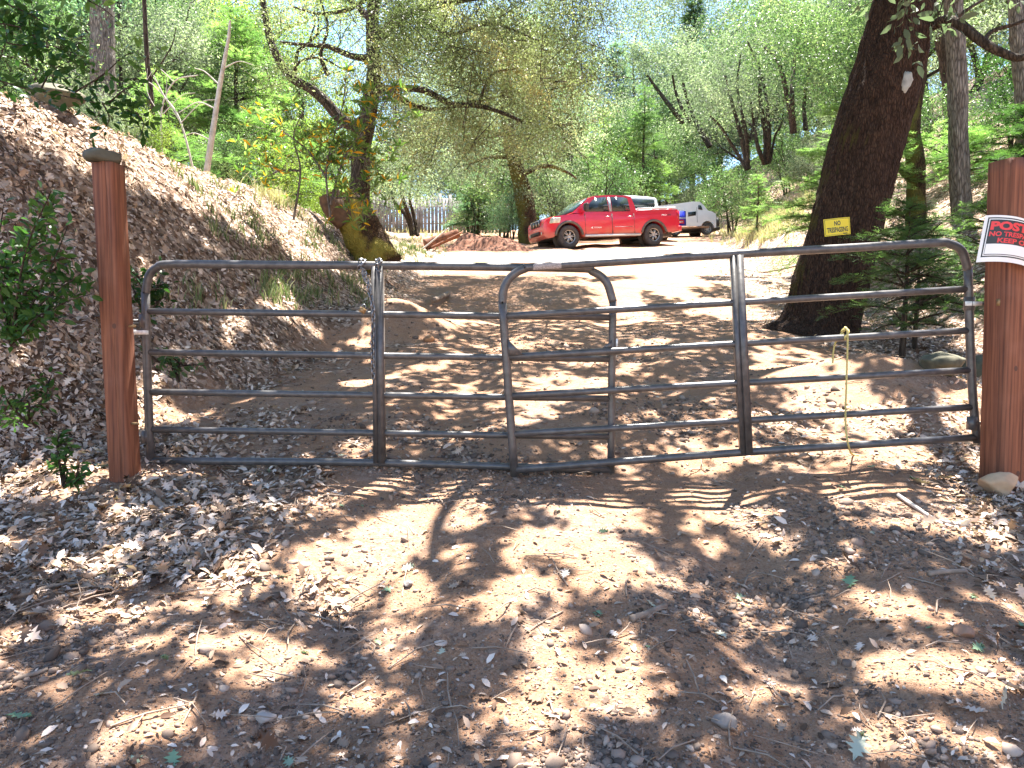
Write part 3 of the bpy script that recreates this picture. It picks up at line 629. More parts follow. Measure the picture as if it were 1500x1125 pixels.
def shape_body(bm, cuts, fn):
    for co, no in cuts: bmesh.ops.bisect_plane(bm, geom=bm.verts[:]+bm.edges[:]+bm.faces[:], plane_co=co, plane_no=no)
    for v in bm.verts: v.co = fn(v.co)
PAINT_R = M_plain('red_paint', (.60, .008, .030), .28, 0, .05, 2, 0, .7)
t_ = PAINT_R.node_tree; b_ = t_.nodes['Principled BSDF']; tc_ = t_.nodes.new('ShaderNodeTexCoord'); sz_ = t_.nodes.new('ShaderNodeSeparateXYZ'); t_.links.new(tc_.outputs['Object'], sz_.inputs[0])
nz_ = t_.nodes.new('ShaderNodeTexNoise'); nz_.inputs['Scale'].default_value = 3; nz_.inputs['Detail'].default_value = 6; t_.links.new(tc_.outputs['Object'], nz_.inputs[0])
ma_ = t_.nodes.new('ShaderNodeMath'); ma_.operation = 'MULTIPLY_ADD'; t_.links.new(nz_.outputs[0], ma_.inputs[0]); ma_.inputs[1].default_value = -.5; t_.links.new(sz_.outputs[2], ma_.inputs[2])
r_ = t_.nodes.new('ShaderNodeValToRGB'); ramp(r_, [(.18, (.55, .55, .55)), (.50, (0, 0, 0))]); t_.links.new(ma_.outputs[0], r_.inputs[0])
mx_ = t_.nodes.new('ShaderNodeMix'); mx_.data_type = 'RGBA'; t_.links.new(r_.outputs[0], mx_.inputs[0]); t_.links.new(b_.inputs['Base Color'].links[0].from_socket, mx_.inputs[6]); mx_.inputs[7].default_value = (.42, .22, .13, 1); t_.links.new(mx_.outputs[2], b_.inputs['Base Color'])
PAINT_W = M_plain('white_paint', (.74, .74, .72), .32, 0, .06, 2, 0, .4)
GLASS = M_plain('dark_glass', (.02, .028, .03), .06, 0, .3, 2)
WSHIELD = M_plain('windscreen', (.10, .15, .14), .08, 0, .3, 2)
RUBBER = M_plain('tyre', (.055, .05, .047), .85, 0, .3, 12)
RIM = M_plain('alloy', (.55, .53, .50), .35, .7, .15, 12)
BLACKP = M_plain('black_trim', (.04, .038, .035), .6, 0, .2, 12)
TRIM = M_plain('brown_trim', (.10, .085, .07), .6, 0, .2, 12)
CHR = M_plain('chrome', (.75, .75, .75), .18, 1, .05, 12)
LAMP = M_plain('headlamp', (.55, .56, .46), .1, .1, .2, 12)
TAILR = M_plain('tail_lamp', (.35, .01, .015), .2, 0, .2, 12)
DUST = M_plain('clay_dust', (.42, .25, .15), .9, 0, .25, 6)
def wheel(t, x, y, side, r=.42, w=.29, rimr=.24):
    m = MB(); a = np.linspace(0, 2*math.pi, 41)[:-1]; prof = [(-w/2, rimr), (-w/2, r*.86), (-w*.42, r*.96), (-w*.3, r), (w*.3, r), (w*.42, r*.96), (w/2, r*.86), (w/2, rimr), (w*.1, rimr*.92), (-w*.1, rimr*.92)]
    V = []
    for py, pr in prof:
        for k, q in enumerate(a):
            rr = pr*(1-(.018 if (k % 2 and pr > r*.95) else 0)); V.append([x+rr*math.cos(q), y+py, r+rr*math.sin(q)])
    n = 40; mm = len(prof); i = np.arange(mm)[:, None]; j = np.arange(n)[None]; i2 = (i+1) % mm; k = (j+1) % n
    m.add(V, [np.stack([i*n+j, i2*n+j, i2*n+k, i*n+k], -1).reshape(-1, 4)]); ty = m.build('tyre', RUBBER, t, world=False)
    m = MB(); yo = y+side*w*.36
    for q in range(6):
        an = q*math.pi/3+.2; u = np.array([math.cos(an), 0, math.sin(an)]); v = np.array([-math.sin(an), 0, math.cos(an)]); c = np.array([x, yo, r])
        for s_ in (-1, 1): m.tube([c+u*.045+v*s_*.012, c+u*rimr*.98+v*s_*.034-[0, side*.02, 0]], [.017, .014], 6)
    m.tube([(x, yo-side*.05, r), (x, yo+side*.012, r)], .062, 16)
    ring = [np.array([x+rimr*.97*math.cos(q), yo, r+rimr*.97*math.sin(q)]) for q in np.linspace(0, 2*math.pi, 33)]; m.tube(ring, .016, 8, cap=False)
    m.build('rim', RIM, ty, True, world=False)
    m = MB(); m.tube([(x, yo-side*.08, r), (x, yo-side*.072, r)], rimr*.95, 24); m.build('brake_disc', BLACKP, ty, world=False)
    return ty
def quadpart(name, pts, mat, t, thick=.012, nrm=None):
    """thin panel from a planar polygon, pushed out along its normal"""
    P = np.array(pts, float); n = np.cross(P[1]-P[0], P[2]-P[0]); n /= np.linalg.norm(n)
    if nrm is not None and n.dot(nrm) < 0: n = -n
    k = len(P); m = MB(); m.add(np.concatenate([P-n*thick, P+n*thick]), [[list(range(k))], [list(range(2*k-1, k-1, -1))], [[i, i+k, (i+1) % k+k, (i+1) % k] for i in range(k)]]); return m.build(name, mat, t, world=False)
def pickup(name, label, paint, loc, rz, detail=True, pitch=0):
    t = thing(name, label, 'pickup truck', loc, rz); t.rotation_euler = (0, pitch, rz)
    arf = arch(0, .40, .53, .47); arr = arch(3.55, .40, .53, .50)
    out = [(-.78, .40), (-.86, .50), (-.88, .72), (-.87, .90), (-.845, 1.04), (-.77, 1.13), (-.52, 1.20), (-.1, 1.245), (.28, 1.27), (2.86, 1.29), (2.90, 1.33), (4.66, 1.36), (4.70, 1.30), (4.69, .80), (4.64, .56), (4.30, .50)]
    out += arr+[(2.95, .40), (.60, .40)]+arf+[(-.60, .42)]
    bm = extrude_profile(out, .985)
    def fn(c):
        x, y, z = c; f = 1.0
        if z < .62: f *= 1-.035*(.62-z)/.22
        if z > 1.0: f *= 1-.07*((z-1.0)/.36)**1.5
        if x < -.15: f *= 1-.30*((-.15-x)/.73)**2.2
        if x > 4.2: f *= 1-.03*(x-4.2)/.5
        if x < .3 and z > 1.0: z = z-.05*(y/.985)**2
        return Vector((x, y*f, z))
    cuts = [((0, 0, z), (0, 0, 1)) for z in (.62, .80, .95, 1.08, 1.18)]+[((x, 0, 0), (1, 0, 0)) for x in (-.8, -.6, -.4, -.15, .1, 1, 2, 4.2, 4.5)]+[((0, y, 0), (0, 1, 0)) for y in (-.75, -.4, 0, .4, .75)]
    shape_body(bm, cuts, fn); bevelled(bm, .035, 2); from_bm('body', bm, paint, t)
    # cab
    g_ = [(.18, 1.25), (.62, 1.56), (.98, 1.82), (1.25, 1.895), (1.9, 1.92), (2.5, 1.90), (2.72, 1.86), (2.80, 1.6), (2.86, 1.27)]
    bm = extrude_profile(g_, .925)
    def hw(z): return .925-(z-1.25)*.24
    def fc(c): return Vector((c.x, math.copysign(hw(c.z), c.y) if abs(c.y) > .5 else c.y, c.z+.03*(1-(c.y/.93)**2)*(c.z > 1.8)))
    shape_body(bm, [((0, y, 0), (0, 1, 0)) for y in (-.4, 0, .4)]+[((0, 0, z), (0, 0, 1)) for z in (1.4, 1.6, 1.8)], fc); bevelled(bm, .04, 3); from_bm('cab', bm, paint, t)
    S = lambda x, z, s, o=.004: (x, s*(hw(z)+o), z)
    for s in (-1, 1):
        nn = (0, s, .2)
        for pts in ([(.70, 1.30), (.86, 1.53), (1.08, 1.72), (1.22, 1.81), (1.68, 1.84), (1.70, 1.30)], [(1.84, 1.30), (1.86, 1.84), (2.40, 1.83), (2.56, 1.78), (2.60, 1.30)]):
            quadpart('side_window', [S(x, z, s) for x, z in pts], GLASS, t, .004, nn)
        quadpart('pillar', [S(1.72, 1.30, s), S(1.72, 1.835, s), S(1.83, 1.835, s), S(1.82, 1.30, s)], TRIM if not detail else CHR if False else M_PIL, t, .004, nn)
        for x0, x1 in ((.66, 1.76), (1.78, 2.70)):           # door seams and handles
            for xx in (x0, x1):
                m = MB(); m.box((xx, s*.957, .85), (.006, .03, .36)); m.build('door_seam', BLACKP, t, world=False)
            m = MB(); xh = x1-.16; m.tube([(xh-.11, s*1.002, 1.10), (xh, s*1.02, 1.105), (xh+.09, s*1.002, 1.10)], .016, 8); m.build('door_handle', CHR, t, True, world=False)
        m = MB(); m.tube([(.62, s*1.0, .43), (2.92, s*1.0, .43)], .045, 10); m.build('running_board', GALV, t, True, world=False)
        m = MB(); m.tube([(.70, s*.93, 1.33), (.66, s*1.05, 1.38)], .02, 6); m.build('mirror', BLACKP, t, world=False)
        bm = bmesh.new(); bmesh.ops.create_cube(bm, size=1); 
        for v in bm.verts: v.co = Vector((v.co.x*.13+.66, v.co.y*.22+s*1.12, v.co.z*.26+1.44))
        bevelled(bm, .04, 3); from_bm('mirror', bm, BLACKP, t)
        for cx, a_ in ((0, .47), (3.55, .50)):              # wheel arch flares
            m = MB(); m.tube([(x, s*.972, z) for x, z in arch(cx, .40, .545, a_, 18)], .048, 8); m.build('wheel_arch', TRIM, t, True, world=False)
            m = MB(); m.tube([(cx, s*.60, .40), (cx, s*.62, .40)], .50, 20); m.build('wheel_well', BLACKP, t, world=False)
        m = MB(); m.box((4.15, s*.93, .62), (.02, .04, .2)); m.build('mud_flap', BLACKP, t, world=False)
        bm = bmesh.new(); bmesh.ops.create_cube(bm, size=1)
        for v in bm.verts: v.co = Vector((v.co.x*.30-.66+(.05 if v.co.z > 0 else 0), v.co.y*.44+s*.765, v.co.z*.20+1.01))
        for v in bm.verts: v.co.x += .45*max(0, abs(v.co.y)-.6)
        bevelled(bm, .04, 3); from_bm('headlight', bm, LAMP, t)
        m = MB(); m.box((4.66, s*.89, 1.12), (.045, .07, .17)); m.build('tail_light', TAILR, t, world=False)
        m = MB(); m.tube([(-.875, s*.50, .60), (-.895, s*.50, .60)], .055, 14); m.build('fog_light', LAMP, t, world=False)
        wheel(t, 0, s*.83, s); wheel(t, 3.55, s*.83, s)
    quadpart('windscreen', [(.26, -.82, 1.33), (.26, .82, 1.33), (.94, .72, 1.815), (.94, -.72, 1.815)], WSHIELD, t, .008, (-1, 0, 1))
    quadpart('rear_window', [(2.845, -.7, 1.40), (2.845, .7, 1.40), (2.785, .66, 1.78), (2.785, -.66, 1.78)], GLASS, t, .01, (1, 0, 0))
    m = MB(); m.box((-.865, 0, .98), (.03, .38, .12)); m.build('grille', BLACKP, t, world=False)
    m = MB()
    for y_ in (-.36, -.12, .12, .36): m.box((-.896, y_, .98), (.006, .012, .11))
    m.box((-.896, 0, 1.08), (.006, .36, .012)); m.build('grille_bars', CHR, t, world=False)
    bm = bmesh.new(); bmesh.ops.create_cube(bm, size=1)
    for v in bm.verts: v.co = Vector((v.co.x*.16-.84+abs(v.co.y)*.3, v.co.y*1.56, v.co.z*.26+.62))
    bevelled(bm, .05, 3); from_bm('front_bumper', bm, paint, t)
    m = MB(); m.box((-.91, 0, .62), (.03, .36, .06)); m.build('air_intake', BLACKP, t, world=False)
    bm = bmesh.new(); bmesh.ops.create_cube(bm, size=1)
    for v in bm.verts: v.co = Vector((v.co.x*.16+4.76, v.co.y*1.84, v.co.z*.2+.64))
    bevelled(bm, .05, 3); from_bm('rear_bumper', bm, paint if detail else BLACKP, t)
    m = MB(); m.box((2, 0, .52), (2.6, .55, .12)); m.box((3.55, 0, .4), (.06, .7, .06)); m.box((0, 0, .4), (.06, .7, .06)); m.build('chassis', BLACKP, t, world=False)
    return t
M_PIL = M_plain('pillar_grey', (.28, .31, .34), .3, 0, .1, 4)
# red truck: near front wheel at (826,364), near rear wheel at (955,357)
YAW = math.radians(22)
tw = hit(955, 357); Yt = 28.6
rear = np.array([(955-750)/F*Yt, Yt]); dirv = np.array([-math.cos(YAW), -math.sin(YAW)])        # pointing to the front
frontw = rear+dirv*3.55
# local +x points to the tail; local -y side faces the camera
org = frontw-np.array([-(-dirv[1])*0, 0])
side = np.array([-dirv[1], dirv[0]])*-1
rz = math.atan2(-dirv[1], -dirv[0])                                    # direction of local +x
ny = np.array([math.sin(rz), -math.cos(rz)])                            # local -y in world
o2 = frontw-ny*.83
za, zb = g(*(frontw)), g(*(rear)); z_a = g(*o2); zc = (g(frontw[0]-ny[0]*1.6, frontw[1]-ny[1]*1.6)+za)/2
pitch_t = -math.atan2(zb-za, 3.55)*1.0
# a levelled pad under the parked vehicles is part of the slope, so the truck simply follows it
truck = pickup('red_pickup', 'red crew cab pickup truck parked across the top of the dirt road', PAINT_R, (o2[0], o2[1], za-.02), rz, True, pitch_t)
m = MB()
for s in (-1, 1): m.tube([(2.95, s*.86, 1.40), (4.6, s*.88, 1.42)], .03, 8)
for x_ in (3.1, 3.8, 4.5): m.tube([(x_, -.86, 1.41), (x_, .86, 1.41)], .022, 8)
m.box((3.8, .2, 1.43), (.75, .42, .02)); m.build('bed_rails', GALV, truck, world=False)
def side_text(s, w, h, x, z, mat, y=-.9925, name='lettering', shear=0):
    V, Fs = fit(s, w, h, .002); V = np.stack([x-0+V[:, 0]*-1*-1, np.full(len(V), y), z+V[:, 1]], -1); V[:, 0] += shear*(V[:, 2]-z)
    MBx = np_obj(name, V, [Fs], mat, truck, world=False); return MBx
side_text('PRO', .22, .06, 4.02, 1.14, S_W, -.975, shear=.3); side_text('4X', .17, .06, 4.25, 1.14, BLACKP, -.972, shear=.3)
side_text('TITAN', .30, .05, 1.15, .72, S_W, -.991, shear=.2)
m = MB(); m.add([(.86, -.991, .715), (.97, -.991, .765), (.94, -.991, .715), (.97, -.991, .675)], [[[0, 2, 1]], [[0, 3, 2]]]); m.build('decal', S_W, truck, world=False)
m = MB(); m.box((2.25, -.988, .735), (.38, .004, .006)); m.build('side_moulding', CHR, truck, world=False)
# white pickup behind it, facing the other way
wy = 33.5; wx = (934-750)/F*wy
ha = math.radians(62); wt = pickup('white_pickup', 'white crew cab pickup mostly hidden behind the bed of the red truck', PAINT_W, (4.9, 36.6, g(4.9, 36.6)-.06), math.radians(-75), False, .177)
# white van with blue panel
def van():
    vy = 36.5; x0 = (969-750)/F*vy; z0 = at(1015, 349, vy)[2]
    t = thing('white_van', 'dusty white van with a blue panel on its side, tail behind the red truck', 'van', (x0, vy, z0)); t.rotation_euler = (0, -.05, .18)
    out = [(-.6, .35), (-.62, 1.2), (-.45, 1.42), (.4, 1.50), (1.3, 1.60), (1.62, 1.58), (1.82, 1.40), (2.0, 1.16), (2.25, 1.10), (2.42, 1.0), (2.45, .5), (2.40, .35)]+arch(1.95, .30, .36, .35)+[(.75, .33)]+arch(.35, .28, .34, .33)+[(-.2, .33)]
    bm = extrude_profile(out, .8)
    def fn(c): return Vector((c.x, c.y*(1-.10*max(0, c.z-.95)/.6-(.1*(c.x-1.8)/.6 if c.x > 1.8 else 0)), c.z+.05*(c.z > 1.3)*(1-(c.y/.8)**2)))
    shape_body(bm, [((0, 0, z), (0, 0, 1)) for z in (.6, .95, 1.15, 1.4)]+[((x, 0, 0), (1, 0, 0)) for x in (.2, .8, 1.4, 1.9)]+[((0, 0, 0), (0, 1, 0))], fn); bevelled(bm, .05, 2); from_bm('body', bm, PAINT_W, t)
    BL = M_plain('blue_panel', (.02, .035, .42), .45, 0, .1, 5)
    q = lambda nm, x0, x1, z0, z1, mat, y=-.806, th=.003, dz=0: quadpart(nm, [(x0, y, z0), (x1, y, z0+dz), (x1, y+.0, z1+dz), (x0, y, z1)], mat, t, th, (0, -1, 0))
    q('blue_panel', .02, .86, .46, 1.14, BL); q('panel_rim', .02, .86, .80, .835, S_W, -.812)
    a = np.linspace(0, 2*math.pi, 25); m = MB(); m.tube([(.45+.085*math.cos(k), -.815, .97+.085*math.sin(k)) for k in a], .016, 6); m.tube([(.45, -.815, 1.05), (.45, -.815, 1.13)], .014, 6); m.build('ring_emblem', S_W, t, world=False)
    q('red_notice', .28, .76, .56, .74, S_R, -.811); q('notice_text', .36, .70, .62, .66, S_W, -.817)
    quadpart('side_window', [(.96, -.806, .88), (1.36, -.806, .93), (1.38, -.797, 1.12), (.98, -.797, 1.08)], GLASS, t, .004, (0, -1, 0))
    quadpart('side_window', [(1.50, -.775, 1.22), (1.72, -.78, 1.18), (1.66, -.765, 1.40), (1.52, -.765, 1.42)], GLASS, t, .006, (0, -1, 0))
    quadpart('windscreen', [(1.86, -.62, 1.38), (2.0, -.66, 1.20), (2.0, .66, 1.20), (1.86, .62, 1.38)], WSHIELD, t, .02, (1, 0, .6))
    m = MB(); m.box((1.0, -.76, .385), (1.0, .05, .05)); m.build('dusty_sill', DUST, t, world=False)
    m = MB(); m.box((2.50, 0, .62), (.08, .72, .20)); m.build('front_bumper', BLACKP, t, world=False)
    m = MB(); m.tube([(2.43, -.55, .88), (2.47, -.55, .88)], .08, 14); m.build('headlight', LAMP, t, world=False)
    m = MB(); m.box((1.2, 0, .34), (1.5, .5, .08)); m.build('chassis', BLACKP, t, world=False)
    for x in (.35, 1.95):
        for s in (-1, 1): wheel(t, x, s*.68, s, .29, .2, .17)
    m = MB(); m.tube([(1.42, -.80, 1.32), (1.42, -.82, .6)], .008, 6); m.build('door_seam', BLACKP, t, world=False)
    return t
van()

# ================================================================== FENCE, SPOIL HEAP, LOGS
FB = M_plain('weathered_boards', (.26, .235, .23), .85, 0, .4, 3, .3)
A = at(545, 340, 41); B = at(742, 340, 41); ft = thing('board_fence', 'weathered grey fence of upright boards at the edge of the wood', 'fence', (A[0], 41, g(A[0], 41)))
m = MB(); x = A[0]
while x < B[0]:
    w = random.uniform(.07, .10); yy = 41+.3*math.sin(x*.7); h = random.uniform(1.72, 2.0)*(.88 if x > -3.2 else 1.05); m.box((x+w, yy+random.uniform(-.012, .012), g(x, yy)+h/2-.1), (w*.93, .011, h/2+.1)); x += 2*w+random.uniform(.004, .03)
m.build('boards', FB, ft)
for x in np.arange(A[0]+.4, B[0], 2.2):
    m = MB(); yy = 41.12+.3*math.sin(x*.7); m.box((x, yy, g(x, yy)+.85), (.05, .05, 1.0)); m.build('post', FB, ft)
m = MB()
for dz in (.5, 1.4): m.tube([(x, 41.05+.3*math.sin(x*.7), g(x, 41)+dz) for x in np.arange(A[0], B[0], .8)], .04, 4)
m.build('rail', FB, ft)
DIRTR = M_plain('red_soil', (.17, .068, .034), .95, 0, .6, 9, 1.0)
def heap(name, label, c, rx, ry, h, seed, mat, cat='earth heap'):
    n = 44; V = []; 
    for i in range(n):
        for j in range(n):
            a, b = (i/(n-1)*2-1), (j/(n-1)*2-1); x, y = c[0]+a*rx, c[1]+b*ry; d = math.hypot(a, b)
            k = max(0, 1-d*d)**1.1*(.65+.8*mnoise.fractal(Vector((x*1.1, y*1.1, seed)), 1, 2, 5)); k += .10*mnoise.fractal(Vector((x*4, y*4, seed)), 1, 2, 5)*max(0, 1-d)**.5
            V.append((x, y, g(x, y)-.06+max(0, h*k)))
    Q = [[i*n+j, (i+1)*n+j, (i+1)*n+j+1, i*n+j+1] for i in range(n-1) for j in range(n-1)]
    t = np_obj(name, np.array(V)-np.array([c[0], c[1], 0]), [np.array(Q)], mat, None, True); t.location = (float(c[0]), float(c[1]), 0); return tag(t, label, cat)
hp = at(692, 362, 26.5); heap('soil_heap', 'heap of red brown soil beside the road in front of the board fence', (hp[0], 27.0), 2.3, 1.5, .55, 3.3, DIRTR)
hp = at(628, 372, 24.5)
def log(name, label, pts, r0, r1, mat, cat='log', n=10, group=None):
    P = bez(pts, 18); o = P[0]; m = MB(); rr = np.linspace(r0, r1, len(P)); sd_ = random.random()*50
    m.tube(P-o, rr, n, True, lambda a, i: np.array([.18*mnoise.noise(Vector((math.cos(q)*1.5+sd_, math.sin(q)*1.5, i*.5))) for q in a]))
    ob = m.build(name, mat, None, True); ob.location = [float(v) for v in o]; return tag(ob, label, cat, group)
def onground(pts, up): return [np.array([*(lambda q: (q[0], q[1], q[2]+up))(hit(*p))]) for p in pts]
l0 = at(630, 362, 25.2); log('fallen_log', 'thick red brown log end lying on the left of the soil heap', [l0+[-.2, .3, .1], l0+[.9, .6, .55]], .20, .15, DIRTR)
l0 = at(632, 358, 24.9); log('plank', 'broken pale plank leaning on the soil heap', [l0+[0, 0, -.1], l0+[1.0, .2, .42]], .035, .03, DIRTR, 'plank', 4)
l0 = at(655, 352, 25.1); log('pole', 'thin pale pole sticking up across the log by the soil heap', [l0+[-.9, 0, -.35], l0+[.05, 0, .40]], .03, .02, DEAD, 'pole', 5)
q = onground([(650, 440), (642, 447)], .05); log('fallen_log', 'short pale log stub lying at the left edge of the road beyond the gate', [q[1]+[-.05, -.25, .02], q[0]+[.05, .3, .08]], .045, .05, STICK)
for lab, pts, r, mt in (
    ('grey weathered stick lying on the gravel in the middle foreground', [(925, 912), (945, 905), (975, 892)], .016, STICK),
    ('short tan branch lying in the leaves at the right foreground', [(1360, 845), (1385, 842), (1415, 840)], .013, STICK),
    ('long thin pale branch lying below the right gate near the rock', [(1315, 728), (1345, 748), (1375, 765), (1430, 774)], .011, DEAD),
    ('dark thin branch lying among the leaves at the left edge', [(0, 882), (45, 872), (80, 862), (120, 858)], .011, STICK),
    ('brown crooked stick standing in the leaves in front of the left post', [(228, 738), (240, 748), (255, 757)], .022, STICK),
    ('thin straight twig lying across the dirt at left', [(140, 850), (190, 825), (230, 806)], .006, DEAD),
    ('curved dry branch lying on the ground behind the right gate', [(1120, 375), (1145, 350), (1160, 330)], .03, DEAD),
    ('slim twig in the leaves at the lower left corner', [(20, 1000), (50, 990), (70, 984)], .009, STICK),
    ('long fallen pole on the slope left of the leaning oak', [(1080, 395), (1120, 400), (1180, 388)], .03, STICK)):
    log('fallen_branch', lab, onground(pts, r*.8), r, r*.7, mt, 'branch', 8)
for lab, px, py, s, mt, sd_ in (
    ('large pale boulder on top of the bank at the upper left edge', 22, 146, (.7, .5, .32), ST_PALE, 21), ('flat dark boulder lying across its neighbours on the bank top', 45, 136, (.55, .45, .24), ST_GREY, 22),
    ('brown boulder under the shrub at the right of the bank top rocks', 80, 152, (.55, .4, .26), ST_MOSS, 23),
    ('mossy dark rock by the ground behind the right end of the gate', 1380, 545, (.5, .35, .28), ST_MOSS, 24), ('dark mossy rock half behind the right gate post', 1436, 548, (.4, .35, .3), ST_MOSS, 25),
    ('rounded grey rock among the gravel at the bottom middle', 1062, 1063, (.085, .06, .05), ST_GREY, 31), ('pale flat stone in the dirt at the bottom left of centre', 388, 1055, (.075, .055, .03), ST_PALE, 32),
    ('rusty brown rock on the road right of the foreground centre', 1412, 930, (.09, .07, .05), M_plain('rusty_rock', (.30, .17, .11), .9, 0, .2, 9, .5), 33),
    ('small dark rock in the lit dirt left of centre', 598, 858, (.05, .04, .03), ST_GREY, 34), ('pinkish flat stone in front of the gate middle', 645, 945, (.06, .045, .02), ST_PALE, 35),
    ('orange brown rock on the spoil behind the left gate', 628, 500, (.16, .13, .10), M_plain('orange_rock', (.38, .19, .09), .9, 0, .2, 9, .5), 36)):
    q = hit(px, py); rock('rock', lab, q+[0, 0, -.25*s[2]], s, mt, 'rock', sd_, None, sd_*.7)
# brown rock just below the truck line is left to the gravel

# ================================================================== TREES AND SHRUBS
def wiggle(p, d, L, rng, n=7, droop=0., wob=.18):
    P = [np.array(p, float)]; d = np.array(d, float); d /= np.linalg.norm(d)
    for i in range(n):
        d = d+rng.normal(size=3)*wob; d[2] -= droop/n; d /= np.linalg.norm(d); P.append(P[-1]+d*L/n)
    return np.array(P), d
def grow(mb, p, d, L, r, lvl, maxl, tips, rng, nch=4, up=.25, wob=.16, spread=.9, ratio=.62):
    P, de = wiggle(p, d, L, rng, 6, -.1*up if lvl else 0, wob); mb.tube(P, np.linspace(r, r*.45, len(P)), 8 if lvl < 2 else 5, cap=False)
    if lvl >= maxl-1: tips += [P[k] for k in (3, 5, 6)]
    if lvl == maxl: return
    for k in range(nch):
        i = rng.integers(2 if lvl else 3, len(P)); a = rng.uniform(0, 6.28); q = rng.normal(size=3); q -= de*q.dot(de); q /= np.linalg.norm(q)
        dd = de*(1-.5*spread)+q*spread; dd[2] += up; grow(mb, P[i], dd, L*ratio*rng.uniform(.75, 1.15), r*.45*(1.1-.05*i), lvl+1, maxl, tips, rng, nch, up, wob*1.15, spread, ratio)
def clumps(tips, per, spread, rng, flat=.7):
    T = np.array(tips); n = len(T)*per; c = np.repeat(T, per, 0); r = rng.normal(size=(n, 3))*spread; r[:, 2] *= flat; return c+r
def proto_broad(H, seed, leaf, lm, bark, per=26, spread=.33, ls=.085, stems=1, r0=.16, tmpl=T_S, spr=.85, lean=(0, 0), nch=4, maxl=3, up=.3):
    rng = np.random.default_rng(seed); mb = MB(); tips = []
    for s in range(stems):
        d = np.array([lean[0]+rng.normal()*.22*(stems > 1), lean[1]+rng.normal()*.22*(stems > 1), 1.]); st = np.array([rng.normal()*.2*(stems > 1), rng.normal()*.2*(stems > 1), -.2])
        P, de = wiggle(st, d, H*.5, rng, 8, 0, .06); mb.tube(P, np.linspace(r0, r0*.6, len(P)), 10, cap=False)
        for k in range(7 if stems == 1 else 4):
            i = rng.integers(3, len(P)); a = rng.uniform(0, 6.28); dd = np.array([math.cos(a)*.9, math.sin(a)*.9, .45]); grow(mb, P[i], dd, H*.28*rng.uniform(.8, 1.2), r0*.4, 1, maxl, tips, rng, nch, up, .16, spr)
        grow(mb, P[-1], de, H*.32, r0*.6, 1, maxl, tips, rng, nch, up, .16, spr)
    pos = clumps(tips, per, spread, rng)
    return mb, pos
def place_plant(name, label, cat, built, leafname, lm, bark, loc, rz=0, scale=1, group=None, ls=.085, tmpl=T_S, up=.5, seed=1, trunkname='trunk'):
    mb, pos = built; t = thing(name, label, cat, loc, rz, group); t.scale = (scale,)*3
    mb.build(trunkname, bark, t, True, world=False); leafobj(leafname, tmpl, pos, ls, lm, t, up, None, None, np.random.default_rng(seed), world=False); return t
def copy_plant(src, label, loc, rz, scale, lm=None, group=None, sz=None):
    r = src.copy(); COL.objects.link(r); r.location = [float(v) for v in loc]; r.rotation_euler = (0, 0, rz); r.scale = (scale, scale, sz or scale); r['label'] = label
    if group: r['group'] = group
    for ch in src.children:
        c = ch.copy(); COL.objects.link(c); c.parent = r
        if lm is not None and not ch.name.startswith(('trunk', 'stem', 'branch')):
            c.material_slots[0].link = 'OBJECT'; c.material_slots[0].material = lm
    return r
def conifer(H, B, seed, step=.32, nb=6, twig=.10, dens=1.0, leafs=.10, base=.08, droop=.15, width=1.0):
    rng = np.random.default_rng(seed); mb = MB(); Z = np.linspace(0, H, 12); mb.tube(np.stack([.03*np.sin(Z*1.1), .03*np.cos(Z*.9), Z-.1], -1), np.linspace(.016*H+.012, .006, 12), 8, cap=False)
    pos = []; tan = []; z = H*base
    while z < H*.985:
        f = (z-H*base)/(H*(1-base)); L0 = B*(1-f)**.8*(1 if f > .1 else .7+3*f)
        for k in range(nb):
            a = rng.uniform(0, 6.28); rise = rng.normal()*.22; L = L0*rng.uniform(.6, 1.15); n = max(3, int(L/.1)); u = np.array([math.cos(a), math.sin(a), 0]); v = np.array([-u[1], u[0], 0])
            s = np.linspace(0, 1, n+1); P = np.array([0, 0, z])+np.outer(s*L, u)+np.outer(np.sin(s*2.2)*L*.12-droop*L*s*s+.25*L*s*(f)+rise*L*s, [0, 0, 1]); mb.tube(P, np.linspace(.006+.008*L, .002, n+1), 4, cap=False)
            m_ = int(dens*max(10, 44*L))
            for _ in range(m_):
                q = rng.uniform(.12, 1)**.8; sd_ = rng.choice([-1, 1]); l = (1-q*.65)*L*.42*rng.uniform(.5, 1); c = P[min(n, int(q*n))]
                d = u*.75+v*sd_*rng.uniform(.4, 1.0)+np.array([0, 0, rng.normal()*.12]); d /= np.linalg.norm(d); kk = max(1, int(l/twig))
                for w_ in range(kk+1): pos.append(c+d*(w_*twig)+rng.normal(size=3)*.008-[0, 0, .02*w_*w_*twig]); tan.append(d+rng.normal(size=3)*.25)
        z += step*rng.uniform(.6, 1.3)*(1-.4*f)
    return mb, np.array(pos), np.array(tan)
def conifer_thing(name, label, built, lm, bark, loc, ls, rz=0, scale=1, seed=1, group=None, tmpl=T_NE):
    mb, pos, tan = built; t = thing(name, label, 'tree', loc, rz, group); t.scale = (scale,)*3; mb.build('trunk', bark, t, True, world=False)
    rng = np.random.default_rng(seed); leafobj('crown', tmpl, pos, ls, lm, t, 2.4, tan, None, rng, world=False); return t
def base(px, Y, dz=-.05):
    x = (px-750)/F*Y; return (x, Y, g(x, Y)+dz)

